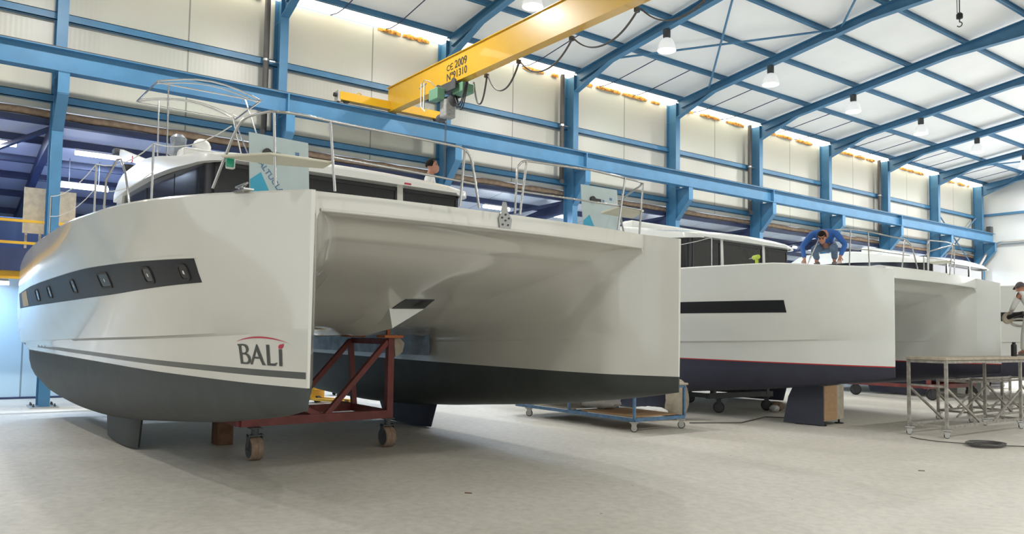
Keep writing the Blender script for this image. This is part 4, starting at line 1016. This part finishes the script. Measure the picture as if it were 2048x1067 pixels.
# oddments on the floor beyond the bow
t = thing('pallet_jack', 'small yellow pallet jack on the floor far behind the cradle', 'trolley', (-18.6, 7.9, 0), R(20))
b = MB(); b.box(-.08, .08, -.2, .2, .3, 1.0); b.build('mast', 'ywarn', t, bevel=.02)
b = MB(); b.box(-.1, 1.0, -.22, -.08, .06, .12); b.box(-.1, 1.0, .08, .22, .06, .12); b.box(-.15, .0, -.22, .22, .06, .30); b.build('forks', 'ywarn', t)
b = MB(); b.lathe((0, 0, .08), [(.08, -.06), (.08, .06)], 16, 'Y'); b.lathe((.9, 0, .05), [(.05, -.2), (.05, .2)], 12, 'Y'); b.build('wheel', 'rubber', t)
t = thing('shop_vacuum', 'teal workshop vacuum with dark hose far behind the cradle', 'vacuum', (-20.4, 9.2, 0))
b = MB(); b.lathe((0, 0, .10), [(.17, 0), (.2, .05), (.2, .4), (.12, .52)], 18); b.build('tank', 'bluecart', t, smooth=40)
b = MB(); b.tube([(0, .15, .2), (.1, .5, .05), (-.1, .9, .04), (.1, 1.4, .04)], .035, 8); b.build('hose', 'black', t, smooth=60)
for s in (-.14, .14): b = MB(); b.lathe((s, 0, .05), [(.05, -.02), (.05, .02)], 12, 'X'); b.build('wheel', 'rubber', t)

t = thing('flat_trolley', 'long dusty blue steel trolley beneath the far hull of the nearest boat', 'trolley', (0, 0, 0))
X0, X1, Ya, Yb = -10.38, -13.95, 10.50, 11.84
for z in (.22,):
    for (p_, q_) in (((X0, Ya, z), (X0, Yb, z)), ((X1, Ya, z), (X1, Yb, z)), ((X0, Ya, z), (X1, Ya, z)), ((X0, Yb, z), (X1, Yb, z)), ((-12.2, Ya, z), (-12.2, Yb, z))):
        b = MB(); b.bar(p_, q_, .05, .06); b.build('frame_bar', 'bluecart', t)
for x, y in ((X0, Ya), (X0, Yb), (X1, Ya), (X1, Yb), (-12.2, Ya), (-12.2, Yb)):
    b = MB(); b.bar((x, y, .22), (x, y, .80), .045); b.build('post', 'bluecart', t)
for y in (Ya, Yb): b = MB(); b.bar((X0, y, .80), (X1, y, .80), .045); b.build('top_bar', 'bluecart', t)
for x in (X0, X1): b = MB(); b.bar((x, Ya, .80), (x, Yb, .80), .045); b.build('top_bar', 'bluecart', t)
b = MB(); b.box(X1 - .03, X0 + .05, Ya - .05, Yb + .07, .825, .865); b.build('top_board', 'boardgrey', t, bevel=.012)
for x, y in ((X0 - .02, Ya + .02), (X0 - .02, Yb - .05), (-13.55, Ya + .05), (-13.55, Yb - .05)): caster(t, x, y, .07, .035, .19, m='rubber', rz=R(-50), fork='alu')
def cloth(name, cx, cy, cz, sx, sy, sz, m, lab, cat, seed):
    rnd = random.Random(seed); b = MB(); rows = []
    for i in range(13):
        th = PI * i / 12; row = []
        for k in range(21):
            ph = 2 * PI * k / 20 if k < 20 else 0; j = 1 + .16 * math.sin(5 * ph + 3 * th + seed) + .07 * math.sin(11 * ph - 4 * th)
            row.append((cx + sx * math.sin(th) ** .7 * math.cos(ph) * j, cy + sy * math.sin(th) ** .7 * math.sin(ph) * j, max(cz - sz, cz + sz * math.cos(th) * (.8 + .2 * j))))
        rows.append(row)
    b.grid(rows); return tag(b.build(name, m, smooth=60), lab, cat)
b = MB(); b.box(-11.9, -10.5, Ya + .06, Yb - .06, .252, .275); tag(b.build('chipboard_sheet', 'board'), 'brown board lying on the blue trolley shelf, front end', 'board')
b = MB(); b.box(-13.6, -12.3, Ya + .06, Yb - .1, .252, .27); tag(b.build('chipboard_sheet', 'boardgrey'), 'pale board lying on the blue trolley shelf, rear end', 'board')
cloth('dust_sheet', -12.1, 11.2, .44, .55, .35, .165, 'shirtw', 'crumpled white dust sheet on the blue trolley shelf', 'cloth', 3)
cloth('dust_sheet', -11.6, 13.0, .42, .20, .28, .42, 'boardgrey', 'dusty white cloth bundle standing behind the blue trolley', 'cloth', 5)
cloth('dust_sheet', -11.9, 12.45, .13, .35, .40, .13, 'shirtw', 'flat heap of white cloth on the floor by the blue trolley', 'cloth', 8)
# plinth under the middle boat
t = thing('keel_plinth', 'navy panelled plinth with orange chipboard front under the middle bow', 'plinth', (-9.20, 14.66, 0), R(98))
b = MB(); b.box(0.0, .98, 0.03, .62, .10, .80); b.build('body', 'plinth', t, bevel=.01)
b = MB(); b.box(0.02, .62, -.0, .03, .10, .80); b.build('front_board', 'board', t); b = MB(); b.box(.62, .95, -.0, .03, .10, .80); b.build('front_board', 'boardgrey', t)
b = MB(); b.add([(-.01, 0, .02), (-.01, .85, .02), (-.01, .74, .55), (-.01, .62, .80), (-.01, 0, .80), (-.03, 0, .02), (-.03, .85, .02), (-.03, .74, .55), (-.03, .62, .8), (-.03, 0, .8)], [(0,1,2,3,4),(9,8,7,6,5),(0,5,6,1),(1,6,7,2),(2,7,8,3),(3,8,9,4),(4,9,5,0)]); b.build('side_panel', 'plinth', t)
for x, y in ((.06, .06), (.85, .06), (.06, .55), (.88, .55)):
    b = MB(); b.lathe((x, y, 0), [(.09, 0), (.09, .02), (.02, .03), (.02, .10)], 14); b.build('foot', 'black', t)
def dark_cradle(xa, ya, xb, yb, m, lab, r_=.13):
    t = thing('boat_cradle', lab, 'cradle', (0, 0, 0))
    b = MB(); b.bar((xa, ya - .4, .40), (xb, yb + .2, .40), .11, .12); b.build('base_beam', m, t)
    b = MB(); b.bar((xa - 2.4, ya - .4, .40), (xb - 2.4, yb + .2, .40), .11, .12); b.build('base_beam', m, t)
    for (x, y) in ((xa, ya - .3), (xb, yb + .1)): b = MB(); b.bar((x, y, .40), (x - 2.4, y, .40), .09, .1); b.build('side_beam', m, t)
    for (x, y) in ((xa, ya - .2), (xb, yb), (xa - 2.4, ya - .2), (xb - 2.4, yb)): b = MB(); b.bar((x, y, .40), (x, y, .60), .10); b.build('post', m, t)
    for (x, y) in ((xa, ya), (xb, yb), (xa - 2.4, ya), (xb - 2.4, yb)): caster(t, x, y, r_, .07, .34, m='rubber', rz=R(-50))
dark_cradle(-12.1, 15.0, -11.95, 16.6, 'darksteel', 'dark steel cradle on black wheels under the middle catamaran')
dark_cradle(-11.6, 24.1, -11.5, 26.4, 'oxide', 'rusty red cradle on black wheels under the farthest boats', .17)
for n, (x, y, s) in enumerate(((-11.75, 16.75, .22), (-11.62, 16.45, .16), (-11.9, 17.1, .10))):
    cloth('rag', x, y, s * .5, s * .7, s * .6, s * .5, ('tyre', 'shirtw', 'woodbrown')[n], ('tan', 'white', 'brown')[n] + ' rag on the floor by the middle boat\'s cradle wheel', 'rag', 20 + n)

# tall steel work table
def trestle(x0, x1, ys, zt, lab, m, top=True, tt=.05):
    t = thing('work_table', lab, 'table', (0, 0, 0))
    for y in ys:
        for x in (x0, x1):
            b = MB(); b.bar((x, y, .15), (x, y, zt - tt), .05); b.build('leg', m, t)
            caster(t, x, y, .05, .028, .16, m='rubber', rz=R(-55), fork='alu')
    for z in (.20, zt - tt - .035):
        for x in (x0, x1): b = MB(); b.bar((x, ys[0], z), (x, ys[-1], z), .04, .045); b.build('long_rail', m, t)
        for y in ys: b = MB(); b.bar((x0, y, z), (x1, y, z), .04, .045); b.build('cross_rail', m, t)
    b = MB(); b.bar((x0, ys[0], .93 if zt > 1.2 else .6), (x1, ys[0], .92 if zt > 1.2 else .58), .035); b.build('cross_rail', m, t)
    for x in (x0, x1):
        for a, c in zip(ys, ys[1:]):
            dd = (c - a) * .42
            b = MB(); b.bar((x, a, zt * .62), (x, a + dd, .22), .035); b.build('brace', m, t)
            b = MB(); b.bar((x, c, zt * .55), (x, c - dd * .95, .22), .035); b.build('brace', m, t)
    if top:
        b = MB(); b.box(x0 - .03, x1 + .03, ys[0] - .05, ys[-1] + .1, zt - tt, zt); b.build('table_top', 'boardgrey', t, bevel=.004)
    return t
trestle(-7.60, -6.92, (14.90, 18.05, 21.2), 1.45, 'tall dusty steel work table on casters at the right edge', 'greysteel')
trestle(-8.75, -8.05, (18.45, 20.0, 22.2), .95, 'lower steel trestle frame behind the tall work table', 'greysteel', False)
b = MB()
for j in range(7):
    rx, ry = .20 + .012 * j, .34 + .02 * (j % 3); cx, cy = -6.08 + .02 * math.sin(j * 2), 14.45 + .03 * math.cos(j * 3)
    b.tube([(cx + rx * math.cos(a) * (1 + .08 * math.sin(3 * a + j)), cy + ry * math.sin(a), .012 + .007 * j) for a in np.linspace(0, 2 * PI, 26)[:-1]], .009, 6, closed=True)
b.tube([(-6.3, 14.35, .02), (-6.75, 14.25, .012), (-7.1, 14.3, .012), (-7.35, 14.45, .012)], .009, 6); b.tube([(-5.9, 14.7, .012), (-5.3, 15.3, .012), (-4.9, 16.4, .012)], .009, 6)
tag(b.build('coiled_cable', 'cable'), 'grey electric cable coiled on the floor before the work table', 'cable')
b = MB(); b.tube([(-10.9, 12.6, .012), (-10.4, 13.6, .012), (-10.6, 14.2, .012), (-10.9, 15.1, .012), (-10.4, 15.5, .012), (-10.2, 15.0, .012)], .012, 6)
tag(b.build('floor_cable', 'cable'), 'dark cable trailing over the floor left of the navy plinth', 'cable')
b = MB(); b.lathe((-7.3, 18.75, 1.45), [(.055, 0), (.055, .24), (.035, .26), (.035, .30)], 16); tag(b.build('spray_can', 'black', smooth=40), 'dark can standing on the tall work table', 'can')
b = MB(); b.tube([(-14.2, 29.6, .55), (-13.4, 33.5, .52)], .34, 20); b.tube([(-14.3, 29.7, .1), (-13.5, 33.6, .1)], .09, 8)
tag(b.build('film_roll', 'silver', smooth=50), 'long silver wrapped roll on the floor behind the work table', 'roll')
for n, (x, y) in enumerate(((-12.3, 27.2), (-12.0, 28.2))): b = MB(); b.box(x - .15, x + .15, y - .3, y + .3, .0, .48); tag(b.build('carton', 'shirtw', bevel=.01), ('left', 'right')[n] + ' pale carton on the floor behind the work table', 'box')
# floor litter
for n, (x, y, rz) in enumerate(((-7.35, 4.9, .3), (-5.4, 10.9, 1.2))):
    b = MB(); b.bar((x - .03, y - .03, .004), (x + .03, y + .02, .004), .02, .008); tag(b.build('wood_chip', 'woodbrown'), ('small scrap on the floor in front of the red cradle', 'small scrap on the floor in front of the middle plinth')[n], 'scrap')

# ================================================================= PEOPLE
def skin_mesh(name, verts, edges, radii, m, root_i=0, levels=1, parent=None):
    me = bpy.data.meshes.new(name); me.from_pydata(verts, edges, []); ob = bpy.data.objects.new(name, me); COL.objects.link(ob)
    sk = ob.modifiers.new('skin', 'SKIN'); sk.use_smooth_shade = True
    sv = me.skin_vertices[0].data if me.skin_vertices else None
    if sv is None:
        bm = bmesh.new(); bm.from_mesh(me); bm.verts.layers.skin.verify(); bm.to_mesh(me); bm.free(); sv = me.skin_vertices[0].data
    for i, r_ in enumerate(radii):
        rr = r_ if isinstance(r_, tuple) else (r_, r_); sv[i].radius = rr; sv[i].use_root = (i == root_i)
    if levels: sb = ob.modifiers.new('sub', 'SUBSURF'); sb.levels = levels; sb.render_levels = levels
    bpy.context.view_layer.update()
    m2 = bpy.data.meshes.new_from_object(ob.evaluated_get(bpy.context.evaluated_depsgraph_get()))
    bpy.data.objects.remove(ob); m2.materials.clear(); m2.materials.append(M[m])
    m2.polygons.foreach_set('use_smooth', [True] * len(m2.polygons))
    return m2
def chain_mesh(chains, m, levels=1):
    """chains: list of [(x,y,z,r)...]; first chain's first vertex is the root; identical points are welded"""
    V = []; E_ = []; RR = []; key = {}
    for ch in chains:
        prev = None
        for p in ch:
            k = tuple(round(c, 4) for c in p[:3])
            if k not in key: key[k] = len(V); V.append(p[:3]); RR.append(p[3])
            i = key[k]
            if prev is not None and prev != i: E_.append((prev, i))
            prev = i
    return skin_mesh('tmp_body', V, E_, RR, m, 0, levels)
def head_mesh(b, c, fwd, up, s=1.0):
    """lofted head with brow, nose, mouth, chin and ears, added to builder b"""
    c = Vector(c); fwd = Vector(fwd).normalized(); up = Vector(up); up = (up - fwd * up.dot(fwd)).normalized(); sd = fwd.cross(up)
    prof = [(-.125,.035,.03,.02),(-.115,.055,.045,.035),(-.095,.072,.055,.04),(-.07,.083,.062,.035),(-.045,.088,.068,.025),(-.02,.090,.072,.012),(.0,.091,.074,.005),(.025,.092,.076,0),(.05,.092,.077,-.002),(.08,.084,.072,-.006),(.105,.062,.055,-.01),(.118,.03,.03,-.012)]
    rows = []
    for (h, a, w, o) in prof:
        row = []
        for k in range(24):
            t = 2 * PI * k / 24; x = math.cos(t) * a; y = math.sin(t) * w
            f_ = x + o
            if x > 0 and abs(y) < .022:
                f_ += {-.045: .012, -.02: .026, .0: .018, .025: .008}.get(h, 0) * (1 - abs(y) / .022) + (.006 if h == -.07 else 0)
            if x > .03 and .015 < abs(y) < .05 and h == .025: f_ -= .010
            row.append(c + (fwd * f_ + sd * y + up * h) * s)
        row.append(row[0]); rows.append(row)
    b.grid(rows); n = 24
    b.add(rows[0][:-1], [tuple(range(n))]); b.add(rows[-1][:-1], [tuple(range(n))])
    for q in (-1, 1): b.tube([c + (sd * q * .072 + up * (.028 * math.cos(a)) + fwd * (-.012 + .017 * math.sin(a))) * s for a in np.linspace(0, 2 * PI, 10)[:-1]], .009 * s, 6, closed=True)
def eyes(c, fwd, up, parent, s=1.0):
    c = Vector(c); fwd = Vector(fwd).normalized(); up = Vector(up); up = (up - fwd * up.dot(fwd)).normalized(); sd = fwd.cross(up)
    b = MB()
    for q in (-1, 1):
        p = c + (fwd * .080 + sd * q * .030 + up * .022) * s; b.lathe(tuple(p), [(.0, -.008), (.009, -.004), (.009, .004), (.0, .008)], 8)
        a1 = c + (fwd * .088 + sd * q * .016 + up * .044) * s; a2_ = c + (fwd * .080 + sd * q * .048 + up * .042) * s; b.tube([a1, a2_], .005, 5)
    b.tube([c + (fwd * .090 - sd * .02 - up * .066) * s, c + (fwd * .094 - up * .064) * s, c + (fwd * .090 + sd * .02 - up * .066) * s], .004, 5)
    b.build('face_features', 'hair', parent)
def hair_cap(c, fwd, up, parent, m, s=1.0, name='hair', front=.35, peak=False):
    c = Vector(c); fwd = Vector(fwd).normalized(); up = Vector(up); up = (up - fwd * up.dot(fwd)).normalized(); sd = fwd.cross(up)
    b = MB(); rows = []
    for i in range(10):
        th = (PI / 2) * i / 9 * 1.28; row = []
        for k in range(25):
            ph = 2 * PI * k / 24; x = math.sin(th) * math.cos(ph); y = math.sin(th) * math.sin(ph); z = math.cos(th)
            if x > .35: z = max(z, .42)
            z = max(z, -.30)
            row.append(c + (fwd * (x * .104 - .012) + sd * y * .088 + up * (z * .115 + .018)) * s)
        rows.append(row)
    b.grid(rows)
    if peak: b.add([c + (fwd * a + sd * y + up * z) * s for a, y, z in ((.075,-.07,.06),(.075,.07,.06),(.16,.045,.045),(.175,0,.045),(.16,-.045,.045),(.075,-.07,.052),(.075,.07,.052),(.16,.045,.037),(.175,0,.037),(.16,-.045,.037))],
                   [(0,1,2,3,4),(9,8,7,6,5),(0,5,6,1),(1,6,7,2),(2,7,8,3),(3,8,9,4),(4,9,5,0)])
    return b.build(name, m, parent, smooth=70)
def hand_chains(w, fwd, palm, side, curl=.6, thumb=1):
    """wrist point, direction of fingers, palm normal, side vector; returns chains"""
    w = Vector(w); fwd = Vector(fwd).normalized(); palm = Vector(palm); palm = (palm - fwd * palm.dot(fwd)).normalized(); sv = fwd.cross(palm) * thumb
    out = []; kn = w + fwd * .055
    out.append([(*w, .024), (*kn, .030)])
    for i, (o, L_) in enumerate(((-.033, .070), (-.011, .080), (.011, .076), (.033, .060))):
        b0 = kn + sv * -o * 1.0 + fwd * .028; p = [(*kn, .030), (*b0, .0095)]; d = fwd.copy(); q = b0
        for s_, f_ in ((0, .42), (1, .32), (2, .26)):
            ang = curl * (.5 + s_ * .5); d = (fwd * math.cos(ang) + palm * math.sin(ang)).normalized(); q = q + d * L_ * f_; p.append((*q, .0088 - .0006 * s_))
        out.append(p)
    t0 = w + fwd * .025 + sv * .034; t1 = t0 + (fwd * .7 + sv * .6 + palm * .35).normalized() * .036; t2 = t1 + (fwd * .9 + sv * .1 + palm * .5).normalized() * .03
    out.append([(*w, .024), (*t0, .013), (*t1, .0105), (*t2, .009)])
    return out
def merge_mesh(obj_name, mesh, extra, parent, m):
    bm = bmesh.new(); bm.from_mesh(mesh)
    tmp = bpy.data.meshes.new('x'); tmp.from_pydata(extra.v, [], extra.f); bm.from_mesh(tmp); bmesh.ops.recalc_face_normals(bm, faces=bm.faces); bm.to_mesh(mesh); bm.free()
    mesh.materials.clear(); mesh.materials.append(M[m]); mesh.polygons.foreach_set('use_smooth', [True] * len(mesh.polygons)); mesh.polygons.foreach_set('material_index', [0] * len(mesh.polygons))
    o = bpy.data.objects.new(obj_name, mesh); COL.objects.link(o); o.parent = parent; return o
def cloth_obj(name, chains, m, parent, levels=2):
    me = chain_mesh(chains, m, levels); o = bpy.data.objects.new(name, me); COL.objects.link(o); o.parent = parent; return o

def person(loc, rz, J, lab, shirt, trousers, fw, up, headgear=None, curl=.6, palmL=(0,0,-1), palmR=(0,0,-1), collar=False, handdir=None, s=1.0):
    """J: joint table in local metres, x right, y forward, z up"""
    t = thing('person', lab, 'person', loc, rz, scale=(s, s, s))
    P = {k: Vector(v) for k, v in J.items()}
    pel, chest, neck, head = P['pelvis'], P['chest'], P['neck'], P['head']
    nb = neck + (head - neck) * .45
    mid = (pel + chest) / 2
    ch = [[(*pel, .13), (*mid, .125), (*chest, .145), (*neck, .060), (*nb, .055), (*(head - Vector(up).normalized() * .03), .06)]]
    sh = [[(*pel, (.165, .125)), (*mid, (.155, .125)), (*chest, (.175, .135)), (*(chest + (neck - chest) * .8), .085)]]
    tr = [[(*(pel + (mid - pel) * .35), (.16, .13)), (*pel, (.175, .14))]]
    for sd, S in (('L', -1), ('R', 1)):
        s0, e, w = P['shoulder' + sd], P['elbow' + sd], P['wrist' + sd]; h0, k, a, toe = P['hip' + sd], P['knee' + sd], P['ankle' + sd], P['toe' + sd]
        ch.append([(*chest, .145), (*s0, .058), (*((s0 + e) / 2), .050), (*e, .040), (*((e + w) / 2), .038), (*w, .026)])
        hd = (w - e).normalized() if not handdir else Vector(handdir)
        ch += hand_chains(w, hd, palmL if sd == 'L' else palmR, None, curl, -S)
        ch.append([(*pel, .13), (*h0, .085), (*((h0 + k) / 2), .078), (*k, .058), (*((k + a) / 2), .055), (*a, .038), (*toe, .035)])
        wc = e + (w - e) * .93
        sh.append([(*chest, (.175, .135)), (*s0, .080), (*((s0 + e) / 2), .066), (*e, .056), (*((e + wc) / 2), .050), (*wc, .042)])
        ac = k + (a - k) * .96
        tr.append([(*pel, (.175, .14)), (*h0, .105), (*((h0 + k) / 2), .095), (*k, .075), (*((k + ac) / 2), .072), (*ac, .062)])
        b = MB(); d = (toe - a); d.z = 0; d = d.normalized() if d.length > .01 else Vector((0, 1, 0)); z0 = min(a.z, toe.z) - .07; q = Vector((-d.y, d.x, 0)); rows = []
        for (f_, w_, hh) in ((-.07, .030, .07), (-.05, .042, .10), (.02, .042, .10), (.08, .046, .075), (.15, .044, .055), (.19, .02, .04)):
            c0 = Vector((a.x, a.y, z0)) + d * f_; rows.append([c0 + q * w_, c0 + q * w_ + Vector((0, 0, hh * .6)), c0 + Vector((0, 0, hh)), c0 - q * w_ + Vector((0, 0, hh * .6)), c0 - q * w_, c0 + q * w_])
        b.grid(rows); b.add(rows[0][:-1], [(0,1,2,3,4)]); b.add(rows[-1][:-1], [(0,1,2,3,4)]); b.build('shoe', 'shoe', t, smooth=60)
    hb = MB(); head_mesh(hb, head, fw, up)
    body = merge_mesh('body', chain_mesh(ch, 'skin', 1), hb, t, 'skin')
    cloth_obj('shirt', sh, shirt, t); cloth_obj('trousers', tr, trousers, t)
    eyes(head, fw, up, t)
    if headgear == 'cap': hair_cap(head, fw, up, t, 'cap', name='cap', peak=True); 
    else: hair_cap(head, fw, up, t, 'hair')
    if collar:
        b = MB(); b.tube([neck + Vector((.072 * math.cos(a), .072 * math.sin(a), -.03 + .02 * math.sin(a))) for a in np.linspace(0, 2 * PI, 14)[:-1]], .016, 6, closed=True); b.build('collar', 'hair', t, smooth=60)
    return t
STAND = dict(pelvis=(0,0,.95), chest=(0,.0,1.32), neck=(0,.0,1.50), head=(0,.03,1.66), shoulderL=(-.19,0,1.42), shoulderR=(.19,0,1.42), elbowL=(-.25,-.02,1.12), elbowR=(.25,-.02,1.12),
             wristL=(-.24,.12,.88), wristR=(.24,.12,.88), hipL=(-.10,0,.92), hipR=(.10,0,.92), kneeL=(-.11,.02,.50), kneeR=(.11,.02,.50), ankleL=(-.12,0,.09), ankleR=(.12,0,.09), toeL=(-.13,.14,.05), toeR=(.13,.14,.05))
# man on the side deck of the nearest boat, looking along the hall
person((-12.62, 7.42, 3.04), R(-35), STAND, 'dark-haired man in a white polo shirt standing behind the nearest cabin roof', 'shirtw', 'jeans', (0, 1, 0.0), (0, 0, 1), collar=True, s=1.07)
# crouching worker on the middle boat's deck edge, bending over it
CR = dict(pelvis=(0,-.30,.42), chest=(0,.02,.60), neck=(0,.20,.60), head=(0,.33,.52), shoulderL=(-.21,.06,.64), shoulderR=(.21,.06,.64), elbowL=(-.42,.16,.36), elbowR=(.42,.16,.36),
          wristL=(-.34,.34,.09), wristR=(.33,.36,.06), hipL=(-.12,-.30,.36), hipR=(.12,-.30,.36), kneeL=(-.20,.12,.32), kneeR=(.20,.10,.30), ankleL=(-.17,-.16,.09), ankleR=(.17,-.16,.09), toeL=(-.18,.0,.05), toeR=(.18,.0,.05))
person((-8.82, 14.12, 3.22), R(203), CR, 'crouching worker in a blue jumper leaning over the middle boat deck edge', 'shirtb', 'jeans', (0, .55, -.85), (0, .85, .5), curl=.9, s=.94, handdir=(0, .55, -.75), palmL=(0, .3, -1), palmR=(0, .3, -1))
# man in white standing on the work table, polishing
ST = dict(STAND); ST.update(chest=(0,.16,1.20), neck=(0,.28,1.33), head=(0,.40,1.43), shoulderL=(-.19,.20,1.27), shoulderR=(.19,.20,1.27), elbowL=(-.26,.30,1.0), elbowR=(.26,.28,1.0), wristL=(-.14,.52,.92), wristR=(.10,.52,.90), kneeL=(-.11,.16,.50), kneeR=(.11,-.05,.50), ankleL=(-.12,.2,.09), ankleR=(.12,-.28,.09), toeL=(-.12,.34,.05), toeR=(.12,-.14,.05))
person((-7.2, 19.62, 1.45), R(60), ST, 'man in a grey cap and white overalls bending on the work table, right edge', 'shirtw', 'pants', (0, .9, -.35), (0, .35, .9), headgear='cap', s=1.06)
t = thing('polisher', 'white polishing machine held against the far hull at the right edge', 'tool', (-7.75, 19.62, 2.28), R(60))
b = MB(); b.lathe((0, 0, 0), [(.0, -.02), (.12, -.02), (.13, .02), (.0, .04)], 18, 'Y'); b.build('pad', 'boardgrey', t, smooth=50)
b = MB(); b.tube([(0, 0, .02), (.05, -.15, .08), (.12, -.32, .12)], [.05, .055, .04], 10); b.build('body', 'black', t, smooth=50)
# drill on the middle boat deck
t = thing('cordless_drill', 'lime green cordless drill lying on the middle boat deck edge', 'tool', (-10.05, 13.62, 3.36), R(60))
b = MB(); b.tube([(0, -.12, .03), (0, .10, .03), (0, .14, .03)], [.045, .045, .03], 12); b.bar((0, -.04, .0), (0, -.05, -.12), .045, .05); b.box(-.04, .04, -.10, .03, -.17, -.12); b.build('body', 'lime', t, smooth=30)
b = MB(); b.tube([(0, .14, .03), (0, .18, .03), (0, .34, .03)], [.025, .012, .006], 8); b.build('chuck', 'steel', t)
